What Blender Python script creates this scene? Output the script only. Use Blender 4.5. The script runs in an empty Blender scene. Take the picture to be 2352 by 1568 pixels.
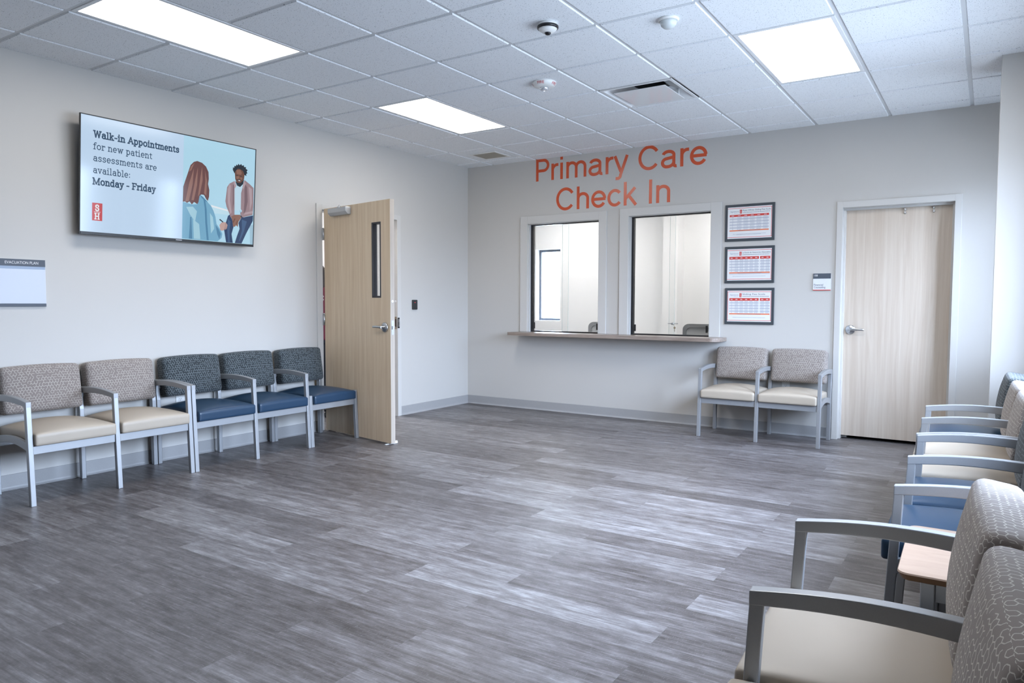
import bpy, math, random
from mathutils import Vector, Matrix
random.seed(7)
S = bpy.context.scene
COL = S.collection
PI = math.pi
H = 2.918            # ceiling height
RW = 5.80            # right wall
YB = -9.62           # rear wall

# ------------------------------------------------------------------ object helpers
def tag(o, label=None, cat=None, group=None, kind=None):
    if label: o['label'] = label
    if cat: o['category'] = cat
    if group: o['group'] = group
    if kind: o['kind'] = kind
    return o

def empty(name, loc=(0, 0, 0), rz=0.0, parent=None):
    o = bpy.data.objects.new(name, None)
    o.empty_display_size = 0.1
    COL.objects.link(o)
    o.location = loc
    o.rotation_euler = (0, 0, rz)
    if parent: o.parent = parent
    return o

class MB:
    """collects verts / faces / material indices / uvs and links ONE mesh object"""
    def __init__(s):
        s.v = []; s.f = []; s.mi = []; s.uv = {}; s.sm = []
    def face(s, idx, m=0, uv=None, smooth=False):
        s.f.append(tuple(idx)); s.mi.append(m); s.sm.append(smooth)
        if uv: s.uv[len(s.f) - 1] = uv
    def hexa(s, p, m=0):
        b = len(s.v); s.v += [tuple(q) for q in p]
        for q in ((3, 2, 1, 0), (4, 5, 6, 7), (0, 1, 5, 4), (1, 2, 6, 5), (2, 3, 7, 6), (3, 0, 4, 7)):
            s.face([b + i for i in q], m)
        return s
    def box(s, x0, x1, y0, y1, z0, z1, m=0):
        return s.hexa([(x0, y0, z0), (x1, y0, z0), (x1, y1, z0), (x0, y1, z0),
                       (x0, y0, z1), (x1, y0, z1), (x1, y1, z1), (x0, y1, z1)], m)
    def poly(s, pts, m=0):
        b = len(s.v); s.v += [tuple(p) for p in pts]
        s.face(range(b, b + len(pts)), m); return s
    def prism(s, pts, d, m=0, msides=None, smooth=False):
        """closed polygon pts (3D, planar) extruded by the vector d"""
        b = len(s.v); n = len(pts); d = Vector(d)
        s.v += [tuple(p) for p in pts] + [tuple(Vector(p) + d) for p in pts]
        s.face(range(b + n - 1, b - 1, -1), m); s.face(range(b + n, b + 2 * n), m)
        for i in range(n):
            j = (i + 1) % n
            s.face((b + i, b + j, b + n + j, b + n + i), m if msides is None else msides, smooth=smooth)
        return s
    def loft(s, rings, m=0, cap=True, closed=True, smooth=True):
        b = len(s.v); n = len(rings[0])
        for r in rings: s.v += [tuple(p) for p in r]
        for k in range(len(rings) - 1):
            for i in range(n if closed else n - 1):
                j = (i + 1) % n
                s.face((b + k * n + i, b + k * n + j, b + (k + 1) * n + j, b + (k + 1) * n + i), m, smooth=smooth)
        if cap and closed:
            s.face([b + i for i in range(n - 1, -1, -1)], m)
            s.face([b + (len(rings) - 1) * n + i for i in range(n)], m)
        return s
    def tube(s, pts, r, m=0, n=12, smooth=True):
        rings = []; pts = [Vector(p) for p in pts]
        up = Vector((0, 0, 1))
        for i, p in enumerate(pts):
            t = (pts[min(i + 1, len(pts) - 1)] - pts[max(i - 1, 0)]).normalized()
            if i == 0:
                a = t.cross(up)
                if a.length < 1e-3: a = t.cross(Vector((0, 1, 0)))
            else: a = a - t * a.dot(t)
            a.normalize(); c = a.cross(t)
            rr = r[i] if isinstance(r, (list, tuple)) else r
            rings.append([p + a * rr * math.cos(2 * PI * k / n) + c * rr * math.sin(2 * PI * k / n) for k in range(n)])
        return s.loft(rings, m, smooth=smooth)
    def lathe(s, prof, c=(0, 0, 0), axis='z', n=32, m=0, cap=True, mats=None):
        rings = []
        for r, h in prof:
            ring = []
            for k in range(n):
                a = 2 * PI * k / n
                if axis == 'z': q = (c[0] + r * math.cos(a), c[1] + r * math.sin(a), c[2] + h)
                elif axis == 'y': q = (c[0] + r * math.cos(a), c[1] + h, c[2] + r * math.sin(a))
                else: q = (c[0] + h, c[1] + r * math.cos(a), c[2] + r * math.sin(a))
                ring.append(q)
            rings.append(ring)
        if mats:
            for k in range(len(rings) - 1):
                s.loft(rings[k:k + 2], mats[k], cap=False)
            s.poly(rings[-1], mats[-1])
            return s
        return s.loft(rings, m, cap=cap)
    def mesh(s, name, mats, recalc=True):
        me = bpy.data.meshes.new(name)
        me.from_pydata(s.v, [], s.f)
        for m in (mats if isinstance(mats, (list, tuple)) else [mats]): me.materials.append(m)
        for i, p in enumerate(me.polygons):
            p.material_index = s.mi[i]; p.use_smooth = s.sm[i]
        if s.uv:
            ul = me.uv_layers.new(name='UVMap')
            for fi, uv in s.uv.items():
                for li, q in zip(me.polygons[fi].loop_indices, uv): ul.data[li].uv = q
        if recalc:
            import bmesh
            bm = bmesh.new(); bm.from_mesh(me)
            bmesh.ops.recalc_face_normals(bm, faces=bm.faces)
            bm.to_mesh(me); bm.free()
        me.update()
        return me
    def build(s, name, mats, parent=None, bevel=0, loc=None, recalc=True, seg=2):
        o = bpy.data.objects.new(name, s.mesh(name, mats, recalc))
        COL.objects.link(o)
        if parent: o.parent = parent
        if loc: o.location = loc
        if bevel:
            b = o.modifiers.new('bevel', 'BEVEL'); b.width = bevel; b.segments = seg
            b.limit_method = 'ANGLE'; b.angle_limit = 0.6
        return o

def struct(o):
    o['kind'] = 'structure'; return o

def copy_tree(o, parent=None):
    c = o.copy(); COL.objects.link(c)
    if parent: c.parent = parent
    for ch in [k for k in S.objects if k.parent is o]: copy_tree(ch, c)
    return c

# ------------------------------------------------------------------ materials
class NT:
    def __init__(s, name):
        s.m = bpy.data.materials.new(name); s.m.use_nodes = True
        s.t = s.m.node_tree; s.t.nodes.clear()
        s.out = s.n('ShaderNodeOutputMaterial')
    def n(s, typ, **kw):
        x = s.t.nodes.new(typ)
        for k, v in kw.items(): setattr(x, k, v)
        return x
    def l(s, a, b): s.t.links.new(a, b)
    def set(s, sock, v):
        if hasattr(v, 'is_output') or isinstance(v, bpy.types.NodeSocket): s.l(v, sock)
        else: sock.default_value = v
    def math(s, op, a, b=None, c=None):
        x = s.n('ShaderNodeMath', operation=op)
        s.set(x.inputs[0], a)
        if b is not None: s.set(x.inputs[1], b)
        if c is not None: s.set(x.inputs[2], c)
        return x.outputs[0]
    def vec(s, op, a, b=None, out=0):
        x = s.n('ShaderNodeVectorMath', operation=op)
        s.set(x.inputs[0], a)
        if b is not None:
            if op == 'SCALE': s.set(x.inputs['Scale'], b)
            else: s.set(x.inputs[1], b)
        return x.outputs['Value'] if op in ('DOT_PRODUCT', 'LENGTH') else x.outputs[0]
    def mix(s, fac, a, b, blend='MIX'):
        x = s.n('ShaderNodeMix', data_type='RGBA', blend_type=blend)
        s.set(x.inputs[0], fac); s.set(x.inputs[6], a); s.set(x.inputs[7], b)
        return x.outputs[2]
    def vmix(s, fac, a, b):
        x = s.n('ShaderNodeMix', data_type='VECTOR')
        s.set(x.inputs[0], fac); s.set(x.inputs[4], a); s.set(x.inputs[5], b)
        return x.outputs[1]
    def ramp(s, fac, stops, interp='LINEAR'):
        x = s.n('ShaderNodeValToRGB'); e = x.color_ramp.elements
        x.color_ramp.interpolation = interp
        while len(e) < len(stops): e.new(0.5)
        for q, (p, c) in zip(e, stops):
            q.position = p; q.color = c if len(c) == 4 else (*c, 1)
        s.l(fac, x.inputs[0]); return x.outputs[0]
    def noise(s, vec, scale, detail=2, rough=0.5, dist=0.0):
        x = s.n('ShaderNodeTexNoise')
        s.l(vec, x.inputs['Vector'])
        x.inputs['Scale'].default_value = scale; x.inputs['Detail'].default_value = detail
        x.inputs['Roughness'].default_value = rough; x.inputs['Distortion'].default_value = dist
        return x.outputs['Fac']
    def obj(s): return s.n('ShaderNodeTexCoord').outputs['Object']
    def uv(s): return s.n('ShaderNodeTexCoord').outputs['UV']
    def bump(s, h, strength, dist=0.002):
        x = s.n('ShaderNodeBump'); x.inputs['Strength'].default_value = strength
        x.inputs['Distance'].default_value = dist; s.l(h, x.inputs['Height']); return x.outputs[0]
    def bsdf(s, col, rough=0.5, metal=0.0, normal=None, spec=0.5, **kw):
        b = s.n('ShaderNodeBsdfPrincipled')
        s.set(b.inputs['Base Color'], col if not isinstance(col, tuple) or len(col) == 4 else (*col, 1))
        s.set(b.inputs['Roughness'], rough); s.set(b.inputs['Metallic'], metal)
        b.inputs['Specular IOR Level'].default_value = spec
        if normal is not None: s.l(normal, b.inputs['Normal'])
        for k, v in kw.items():
            k = k.replace('_', ' ')
            s.set(b.inputs[k], v)
        s.l(b.outputs[0], s.out.inputs[0]); return b

def plain(name, col, rough=0.5, metal=0.0, spec=0.5, var=0.0, scale=40, **kw):
    t = NT(name)
    if var:
        f = t.noise(t.obj(), scale, 3)
        c = t.mix(f, (*[x * (1 - var) for x in col], 1), (*[min(1, x * (1 + var)) for x in col], 1))
        t.bsdf(c, rough, metal, spec=spec, **kw)
    else: t.bsdf(col, rough, metal, spec=spec, **kw)
    return t.m

def emit(name, col, strength, rough=0.12, base=(0.01, 0.01, 0.01)):
    t = NT(name)
    t.bsdf(base, rough, 0, Emission_Color=(*col, 1), Emission_Strength=strength)
    return t.m

M = {}
def paint(name, col, rough=0.55):
    t = NT(name); o = t.obj()
    b = t.bump(t.noise(o, 260, 3), 0.06, 0.001)
    f = t.noise(o, 1.3, 2)
    t.bsdf(t.mix(f, (*[c * 0.985 for c in col], 1), (*[min(1, c * 1.015) for c in col], 1)), rough, 0, b, 0.35)
    return t.m
M['wall'] = paint('wall_paint', (0.545, 0.53, 0.505))
M['office_wall'] = paint('office_paint', (0.83, 0.825, 0.82))
M['frame'] = paint('frame_paint', (0.575, 0.565, 0.545), 0.34)
M['white'] = plain('white_plastic', (0.80, 0.80, 0.78), 0.35)
M['white_metal'] = plain('white_metal', (0.78, 0.79, 0.80), 0.38)
M['black'] = plain('black_plastic', (0.012, 0.012, 0.013), 0.35)
M['rubber'] = plain('dark_rubber', (0.02, 0.021, 0.023), 0.6)
M['track'] = plain('black_track', (0.016, 0.016, 0.018), 0.3, 0.3)
M['steel'] = plain('satin_steel', (0.55, 0.56, 0.57), 0.28, 1.0, var=0.05, scale=60)
M['chair_metal'] = plain('silver_paint', (0.355, 0.365, 0.38), 0.42, 0.5, var=0.05, scale=400)
M['closer'] = plain('aluminium_paint', (0.50, 0.51, 0.52), 0.4, 0.5)
M['base'] = plain('grey_vinyl_base', (0.345, 0.342, 0.342), 0.5, var=0.04, scale=120)
M['charcoal'] = plain('charcoal_laminate', (0.052, 0.062, 0.072), 0.4, var=0.06, scale=300)
M['signgrey'] = plain('slate_sign', (0.070, 0.085, 0.110), 0.55)
M['paper'] = plain('white_paper', (0.76, 0.765, 0.77), 0.5)
M['signwhite'] = plain('sign_white', (0.74, 0.76, 0.80), 0.12)
M['red'] = plain('print_red', (0.60, 0.055, 0.045), 0.45)
M['orange'] = plain('print_orange', (0.80, 0.22, 0.10), 0.45)
M['rowgrey'] = plain('print_grey', (0.55, 0.56, 0.62), 0.5)
M['ink'] = plain('print_ink', (0.10, 0.13, 0.18), 0.5)
M['inklight'] = plain('print_ink_light', (0.33, 0.38, 0.46), 0.5)
M['vinyl_red'] = plain('wall_vinyl_red', (0.60, 0.085, 0.026), 0.27)
M['hole'] = plain('dark_void', (0.01, 0.01, 0.01), 0.9)
M['brass'] = plain('strike_brass', (0.42, 0.35, 0.26), 0.35, 0.8)
M['carpet'] = plain('office_floor', (0.18, 0.18, 0.18), 0.8, var=0.2, scale=90)
M['mesh_grey'] = plain('chair_mesh', (0.48, 0.49, 0.50), 0.7, var=0.2, scale=700)
M['office_frame'] = plain('office_chair_frame', (0.30, 0.31, 0.32), 0.5)

def glass(name, tint=(0.985, 0.992, 0.99), f0=0.06):
    t = NT(name)
    tr = t.n('ShaderNodeBsdfTransparent'); tr.inputs[0].default_value = (*tint, 1)
    gl = t.n('ShaderNodeBsdfGlossy'); gl.inputs['Roughness'].default_value = 0.02
    lw = t.n('ShaderNodeLayerWeight'); lw.inputs[0].default_value = 0.25
    mx = t.n('ShaderNodeMixShader')
    t.l(t.math('ADD', t.math('MULTIPLY', lw.outputs['Fresnel'], 0.5), f0 * 0.3), mx.inputs[0])
    t.l(tr.outputs[0], mx.inputs[1]); t.l(gl.outputs[0], mx.inputs[2]); t.l(mx.outputs[0], t.out.inputs[0])
    return t.m
M['glass'] = glass('clear_glass')
M['glass_edge'] = plain('glass_edge', (0.42, 0.60, 0.60), 0.15)
M['lens'] = plain('clear_lens', (0.75, 0.77, 0.80), 0.08, 0.6)

# floor: luxury vinyl planks running across the room
def floor_mat():
    t = NT('vinyl_plank_floor'); o = t.obj()
    br = t.n('ShaderNodeTexBrick', offset=0.37, offset_frequency=2)
    t.l(o, br.inputs['Vector'])
    br.inputs['Color1'].default_value = (0, 0, 0, 1); br.inputs['Color2'].default_value = (1, 1, 1, 1)
    br.inputs['Mortar'].default_value = (0.5, 0.5, 0.5, 1)
    br.inputs['Scale'].default_value = 1.0; br.inputs['Mortar Size'].default_value = 0.0007
    br.inputs['Mortar Smooth'].default_value = 0.0
    br.inputs['Brick Width'].default_value = 1.22; br.inputs['Row Height'].default_value = 0.183
    rnd = br.outputs['Color']; mort = br.outputs['Fac']
    rv = t.vec('MULTIPLY', rnd, (37.0, 11.0, 5.0))
    a = t.vec('MULTIPLY', o, (1.3, 30.0, 1.0)); a = t.vec('ADD', a, rv)
    n1 = t.noise(a, 1.0, 7, 0.62, 0.6)
    b = t.vec('MULTIPLY', o, (6.0, 120.0, 1.0)); b = t.vec('ADD', b, rv)
    n2 = t.noise(b, 1.0, 5, 0.6, 0.3)
    c = t.vec('MULTIPLY', o, (5.0, 16.0, 1.0)); c = t.vec('ADD', c, rv)
    n3 = t.noise(c, 1.0, 6, 0.65)
    v = t.math('ADD', t.math('MULTIPLY', n1, 0.30), t.math('MULTIPLY', n2, 0.27))
    v = t.math('ADD', v, t.math('MULTIPLY', n3, 0.23))
    n5 = t.noise(t.vec('ADD', t.vec('MULTIPLY', o, (9.0, 24.0, 1.0)), rv), 1.0, 8, 0.72)
    v = t.math('ADD', v, t.math('MULTIPLY', n5, 0.30))
    rs = t.n('ShaderNodeSeparateColor'); t.l(rnd, rs.inputs[0])
    v = t.math('ADD', v, t.math('MULTIPLY', t.math('SUBTRACT', rs.outputs[0], 0.5), 0.11))
    col = t.ramp(v, [(0.40, (0.036, 0.030, 0.029)), (0.485, (0.076, 0.066, 0.065)), (0.55, (0.118, 0.106, 0.106)),
                     (0.61, (0.172, 0.160, 0.161)), (0.71, (0.31, 0.30, 0.305))])
    fl = t.math('MULTIPLY', t.math('GREATER_THAN', t.noise(t.vec('ADD', t.vec('MULTIPLY', o, (7.0, 160.0, 1.0)), rv), 1.0, 6, 0.7), 0.615), 0.40)
    col = t.mix(fl, col, (0.036, 0.031, 0.030, 1))
    fw_ = t.math('MULTIPLY', t.math('GREATER_THAN', t.noise(t.vec('ADD', t.vec('MULTIPLY', o, (9.0, 190.0, 1.0)), t.vec('MULTIPLY', rnd, (71.0, 23.0, 3.0))), 1.0, 6, 0.75), 0.635), 0.42)
    col = t.mix(fw_, col, (0.33, 0.32, 0.325, 1))
    # fine saw marks across the planks
    d = t.vec('MULTIPLY', o, (300.0, 40.0, 1.0)); n4 = t.noise(d, 1.0, 2, 0.5)
    col = t.mix(t.math('MULTIPLY', t.math('GREATER_THAN', n4, 0.64), 0.16), col, (0.34, 0.34, 0.35, 1))
    col = t.mix(t.math('MULTIPLY', mort, 0.5), col, (0.07, 0.07, 0.07, 1))
    ro = t.math('ADD', 0.34, t.math('MULTIPLY', n2, 0.16))
    t.bsdf(col, ro, 0, t.bump(n2, 0.12, 0.0015), 0.62)
    return t.m
M['floor'] = floor_mat()

def tile_mat():
    t = NT('acoustic_tile'); o = t.obj()
    n = t.noise(o, 150, 2, 0.6); n2 = t.noise(o, 34, 2, 0.5)
    f = t.math('GREATER_THAN', t.math('ADD', n, t.math('MULTIPLY', n2, 0.16)), 0.738)
    n3 = t.noise(o, 420, 2)
    base = t.mix(n3, (0.79, 0.815, 0.84, 1), (0.89, 0.91, 0.93, 1))
    t.bsdf(t.mix(f, base, (0.20, 0.21, 0.22, 1)), 0.85, 0, t.bump(n, 0.25, 0.002), 0.2)
    return t.m
M['tile'] = tile_mat()
M['grid'] = plain('ceiling_grid_white', (0.62, 0.635, 0.65), 0.45)

def wood(name, c1, c2, c3, sx=(28, 28, 1.1), swirl=0.0, rough=0.42):
    t = NT(name); o = t.obj()
    w = t.noise(t.vec('MULTIPLY', o, (2.2, 2.2, 0.5)), 1.0, 2)
    a = t.vec('MULTIPLY', o, sx)
    if swirl:
        wv = t.n('ShaderNodeCombineXYZ'); t.l(t.math('MULTIPLY', w, swirl), wv.inputs[0]); t.l(t.math('MULTIPLY', w, swirl), wv.inputs[1])
        a = t.vec('ADD', a, wv.outputs[0])
    n1 = t.noise(a, 1.0, 5, 0.6, 0.4)
    n2 = t.noise(t.vec('MULTIPLY', o, (sx[0] * 9, sx[1] * 9, sx[2] * 5)), 1.0, 3, 0.6)
    v = t.math('ADD', t.math('MULTIPLY', n1, 0.8), t.math('MULTIPLY', n2, 0.25))
    col = t.ramp(v, [(0.34, c1), (0.52, c2), (0.70, c3)])
    t.bsdf(col, rough, 0, t.bump(n2, 0.08, 0.001), 0.4)
    return t.m
M['oak'] = wood('door_veneer_tan', (0.66, 0.495, 0.325), (0.74, 0.575, 0.395), (0.80, 0.65, 0.47))
M['maple'] = wood('door_veneer_pale', (0.535, 0.445, 0.36), (0.60, 0.515, 0.43), (0.66, 0.585, 0.50), (30, 30, 0.8), 3.0)
M['edge'] = wood('door_edge_band', (0.40, 0.345, 0.29), (0.45, 0.39, 0.33), (0.48, 0.42, 0.36))
M['counter'] = wood('walnut_laminate', (0.17, 0.125, 0.10), (0.27, 0.215, 0.18), (0.38, 0.32, 0.28), (1.6, 40, 40), rough=0.3)
M['tabletop'] = wood('maple_laminate', (0.31, 0.215, 0.155), (0.36, 0.255, 0.19), (0.395, 0.285, 0.215), (3, 22, 22), rough=0.35)
M['tableedge'] = plain('table_edge', (0.16, 0.085, 0.04), 0.4)

# woven upholstery: hexagon lines with random gaps
def fabric(name, bg, line, s=0.0188, w=0.058):
    t = NT(name)
    p = t.vec('SCALE', t.uv(), 1.0 / s)
    p = t.vec('MULTIPLY', p, (1, 1, 0)); p = t.vec('ADD', p, (200.0, 200.0 * 1.7320508, 0))
    R = (1.0, 1.7320508, 1.0); Hh = (0.5, 0.8660254, 0.0)
    a = t.vec('SUBTRACT', t.vec('MODULO', p, R), Hh)
    b = t.vec('SUBTRACT', t.vec('MODULO', t.vec('SUBTRACT', p, Hh), R), Hh)
    a = t.vec('MULTIPLY', a, (1, 1, 0)); b = t.vec('MULTIPLY', b, (1, 1, 0))
    sel = t.math('LESS_THAN', t.vec('DOT_PRODUCT', b, b), t.vec('DOT_PRODUCT', a, a))
    gv = t.vmix(sel, a, b)
    cid = t.vec('SUBTRACT', p, gv)
    ds = []; N3 = [(1, 0, 0), (0.5, 0.8660254, 0), (-0.5, 0.8660254, 0)]
    for nn in N3: ds.append(t.vec('DOT_PRODUCT', gv, nn))
    ab = [t.math('ABSOLUTE', d) for d in ds]
    mx = t.math('MAXIMUM', ab[0], t.math('MAXIMUM', ab[1], ab[2]))
    dv = None
    for d, q, nn in zip(ds, ab, N3):
        k = t.math('MULTIPLY', t.math('SIGN', d), t.math('GREATER_THAN', q, t.math('SUBTRACT', mx, 1e-5)))
        e = t.vec('SCALE', nn, k)
        dv = e if dv is None else t.vec('ADD', dv, e)
    mid = t.vec('ADD', cid, t.vec('SCALE', dv, 0.5))
    key = t.vec('MULTIPLY', mid, (4.0, 4.0 / 1.7320508, 0)); key = t.vec('FLOOR', t.vec('ADD', key, (0.5, 0.5, 0.5)))
    wn = t.n('ShaderNodeTexWhiteNoise', noise_dimensions='2D'); t.l(key, wn.inputs['Vector'])
    keep = t.math('GREATER_THAN', wn.outputs['Value'], 0.24)
    ln = t.math('MULTIPLY', t.math('LESS_THAN', t.math('SUBTRACT', 0.5, mx), w), keep)
    n = t.noise(t.uv(), 900, 2)
    base = t.mix(n, (*[c * 0.82 for c in bg], 1), (*[c * 1.15 for c in bg], 1))
    t.bsdf(t.mix(ln, base, (*line, 1)), 0.85, 0, t.bump(n, 0.3, 0.0008), 0.2, Sheen_Weight=0.15)
    return t.m
M['fab_taupe'] = fabric('taupe_fabric', (0.230, 0.197, 0.180), (0.50, 0.46, 0.41))
M['fab_dark'] = fabric('charcoal_fabric', (0.034, 0.042, 0.047), (0.22, 0.25, 0.265))
def vinyl(name, col, rough=0.42):
    t = NT(name); o = t.obj()
    n = t.noise(o, 500, 3)
    f = t.noise(o, 6, 2)
    t.bsdf(t.mix(f, (*[c * 0.94 for c in col], 1), (*[c * 1.05 for c in col], 1)), rough, 0, t.bump(n, 0.10, 0.0006), 0.45)
    return t.m
M['vin_cream'] = vinyl('cream_vinyl', (0.425, 0.365, 0.295))
M['vin_navy'] = vinyl('navy_vinyl', (0.014, 0.041, 0.082), 0.34)

M['light'] = emit('lamp_diffuser', (1.0, 0.965, 0.93), 7.6, 0.5, (0.6, 0.6, 0.6))
M['office_light'] = emit('office_lamp_diffuser', (1.0, 0.98, 0.975), 13.0, 0.5, (0.6, 0.6, 0.6))

# ------------------------------------------------------------------ text helpers
def text_mesh(txt, width=None, height=None, offset=0.0, spacing=1.0, res=6, raw=False):
    """text as a mesh in the XY plane, lower-left of its ink at the origin, scaled to width / height"""
    cu = bpy.data.curves.new('text', 'FONT'); cu.body = txt
    cu.size = 1.0; cu.extrude = 0.0; cu.offset = 0.0; cu.space_character = spacing; cu.resolution_u = res
    ob = bpy.data.objects.new('text_tmp', cu); COL.objects.link(ob)
    dg = bpy.context.evaluated_depsgraph_get()
    me = bpy.data.meshes.new_from_object(ob.evaluated_get(dg))
    bpy.data.objects.remove(ob); bpy.data.curves.remove(cu)
    xs = [v.co.x for v in me.vertices]; ys = [v.co.y for v in me.vertices]
    if raw: return [(v.co.x, v.co.y) for v in me.vertices], []
    x0, x1, y0, y1 = min(xs), max(xs), min(ys), max(ys)
    sx = width / (x1 - x0) if width else None
    sy = height / (y1 - y0) if height else None
    sx = sx or sy; sy = sy or sx
    V = [((v.co.x - x0) * sx, (v.co.y - y0) * sy) for v in me.vertices]
    F = [tuple(p.vertices) for p in me.polygons]
    bpy.data.meshes.remove(me)
    return V, F

def put_text(mb, txt, place, m=0, **kw):
    """place(u, v) -> 3D point; text flat on that surface"""
    V, F = text_mesh(txt, **kw)
    b = len(mb.v); mb.v += [tuple(place(u, v)) for u, v in V]
    for f in F: mb.face([b + i for i in f], m)

# ------------------------------------------------------------------ camera
cam = bpy.data.cameras.new('camera'); co = bpy.data.objects.new('camera', cam); COL.objects.link(co)
yaw, pitch, roll = 0.583852, -0.0546539, 0.00322467
f = Vector((-math.sin(yaw) * math.cos(pitch), math.cos(yaw) * math.cos(pitch), math.sin(pitch)))
r = Vector((math.cos(yaw), math.sin(yaw), 0)); u = r.cross(f)
r2 = r * math.cos(roll) + u * math.sin(roll); u2 = -r * math.sin(roll) + u * math.cos(roll)
mw = Matrix.Identity(4)
for i in range(3):
    mw[i][0] = r2[i]; mw[i][1] = u2[i]; mw[i][2] = -f[i]
mw.translation = Vector((5.438, -7.2288, 1.2663))
co.matrix_world = mw
cam.sensor_width = 36; cam.lens = 1658.18 / 2352 * 36; cam.clip_start = 0.05; cam.clip_end = 200
S.camera = co

# ------------------------------------------------------------------ setting
WT = 0.15
m = MB(); m.box(-2.1, RW + 0.3, YB - 0.2, WT, -0.12, 0.0)
struct(m.build('floor', M['floor']))
m = MB(); m.box(-1.8, 4.4, WT, 3.2, -0.12, -0.004)
struct(m.build('floor_office', M['carpet']))

def wall_rects(axis, a0, a1, z0, z1, t0, t1, holes):
    """wall slab with rectangular holes (h0,h1,zz0,zz1); axis 'x' runs along x (thickness in y) or 'y'"""
    mb = MB()
    A = sorted({a0, a1, *[h[0] for h in holes], *[h[1] for h in holes]})
    Z = sorted({z0, z1, *[h[2] for h in holes], *[h[3] for h in holes]})
    solid = lambda i, k: 0 <= i < len(A) - 1 and 0 <= k < len(Z) - 1 and not any(
        h[0] <= (A[i] + A[i + 1]) / 2 <= h[1] and h[2] <= (Z[k] + Z[k + 1]) / 2 <= h[3] for h in holes)
    P = (lambda a, t, z: (a, t, z)) if axis == 'x' else (lambda a, t, z: (t, a, z))
    def quad(p): mb.poly(p)
    for i in range(len(A) - 1):
        for k in range(len(Z) - 1):
            if not solid(i, k): continue
            b0, b1, c0, c1 = A[i], A[i + 1], Z[k], Z[k + 1]
            for t in (t0, t1): quad([P(b0, t, c0), P(b1, t, c0), P(b1, t, c1), P(b0, t, c1)])
            if not solid(i - 1, k): quad([P(b0, t0, c0), P(b0, t1, c0), P(b0, t1, c1), P(b0, t0, c1)])
            if not solid(i + 1, k): quad([P(b1, t0, c0), P(b1, t1, c0), P(b1, t1, c1), P(b1, t0, c1)])
            if not solid(i, k - 1): quad([P(b0, t0, c0), P(b1, t0, c0), P(b1, t1, c0), P(b0, t1, c0)])
            if not solid(i, k + 1): quad([P(b0, t0, c1), P(b1, t0, c1), P(b1, t1, c1), P(b0, t1, c1)])
    # weld
    key = {}; nv = []; mp = []
    for v in mb.v:
        q = tuple(round(c, 5) for c in v)
        if q not in key: key[q] = len(nv); nv.append(v)
        mp.append(key[q])
    mb.v = nv; mb.f = [tuple(mp[i] for i in fc) for fc in mb.f]
    return mb

W1 = (0.885, 1.813, 0.90, 2.176); W2 = (2.170, 3.066, 0.90, 2.190)
DR = (4.290, 5.166, 0.0, 2.135)
DL = (-2.363, -1.295, 0.0, 2.158)
struct(wall_rects('x', -2.05, RW + 0.25, 0, H + 0.12, 0.0, WT, [W1, W2, DR]).build('wall_far', M['wall']))
struct(wall_rects('y', YB - 0.15, 0.0, 0, H + 0.12, -WT, 0.0, [DL]).build('wall_left', M['wall']))
RWIN = [(-3.20, -1.68), (-5.10, -3.58), (-0.84, -0.29)]
struct(wall_rects('y', YB - 0.15, 0.0, 0, H + 0.12, RW, RW + 0.22, [(a, b, 0.92, 2.38) for a, b in RWIN]).build('wall_right', M['wall']))
m = MB(); m.box(-WT, RW + 0.22, YB - 0.15, YB, 0, H + 0.12)
struct(m.build('wall_rear', M['wall']))
m = MB(); m.box(5.453, RW + 0.1, -1.355, -0.93, 0, H + 0.05)
struct(m.build('wall_corner', M['wall'], bevel=0.004))

# ceiling: tiles dropped a little below a T-bar grid
X0, G = 0.3844, 0.6096
gx = [X0 + G * i for i in range(-1, 10)]
gy = [-5.1140 + G * j for j in range(-8, 10)]
FIX = {(1, 0), (1, 4), (6, 4), (6, 0), (4, 5)}
cov = set()
for (i, j) in FIX:
    cov.add((i, j))
    if (i, j) != (4, 5): cov.add((i, j + 1))
m = MB()
zt = H + 0.004
da, db, dc, dd = gx[5], gx[6], gy[13], gy[14]
for (a0, a1, b0, b1) in ((-0.2, da, YB - 0.1, 0.1), (db, RW + 0.2, YB - 0.1, 0.1), (da, db, YB - 0.1, dc), (da, db, dd, 0.1)):
    m.poly([(a0, b0, zt), (a1, b0, zt), (a1, b1, zt), (a0, b1, zt)], 1)
m.poly([(-0.2, YB - 0.1, H + 0.12), (RW + 0.2, YB - 0.1, H + 0.12), (RW + 0.2, 0.1, H + 0.12), (-0.2, 0.1, H + 0.12)], 1)
for ii in range(len(gx) - 1):
    for jj in range(len(gy) - 1):
        i, j = ii - 1, jj - 8
        if (i, j) in cov: continue
        a0, a1 = max(gx[ii], 0.0), min(gx[ii + 1], RW); b0, b1 = max(gy[jj], YB), min(gy[jj + 1], 0.0)
        if a1 - a0 < 0.03 or b1 - b0 < 0.03: continue
        g, h = 0.0125, 0.0165
        lx, hx = (0 if gx[ii] < 0.001 else 1), (0 if gx[ii + 1] > RW - 0.001 else 1)
        ly, hy = (0 if gy[jj] < YB + 0.001 else 1), (0 if gy[jj + 1] > -0.001 else 1)
        o0 = [a0 + g * lx, a1 - g * hx, b0 + g * ly, b1 - g * hy]; o1 = [a0 + h * lx, a1 - h * hx, b0 + h * ly, b1 - h * hy]
        R0 = [(o0[0], o0[2], zt), (o0[1], o0[2], zt), (o0[1], o0[3], zt), (o0[0], o0[3], zt)]
        R1 = [(o1[0], o1[2], H - 0.004), (o1[1], o1[2], H - 0.004), (o1[1], o1[3], H - 0.004), (o1[0], o1[3], H - 0.004)]
        b = len(m.v); m.v += R0 + R1
        for k in range(4):
            n = (k + 1) % 4; m.face((b + k, b + n, b + 4 + n, b + 4 + k), 0)
        m.face((b + 4, b + 5, b + 6, b + 7), 0)
struct(m.build('ceiling', [M['tile'], M['grid']]))

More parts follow.
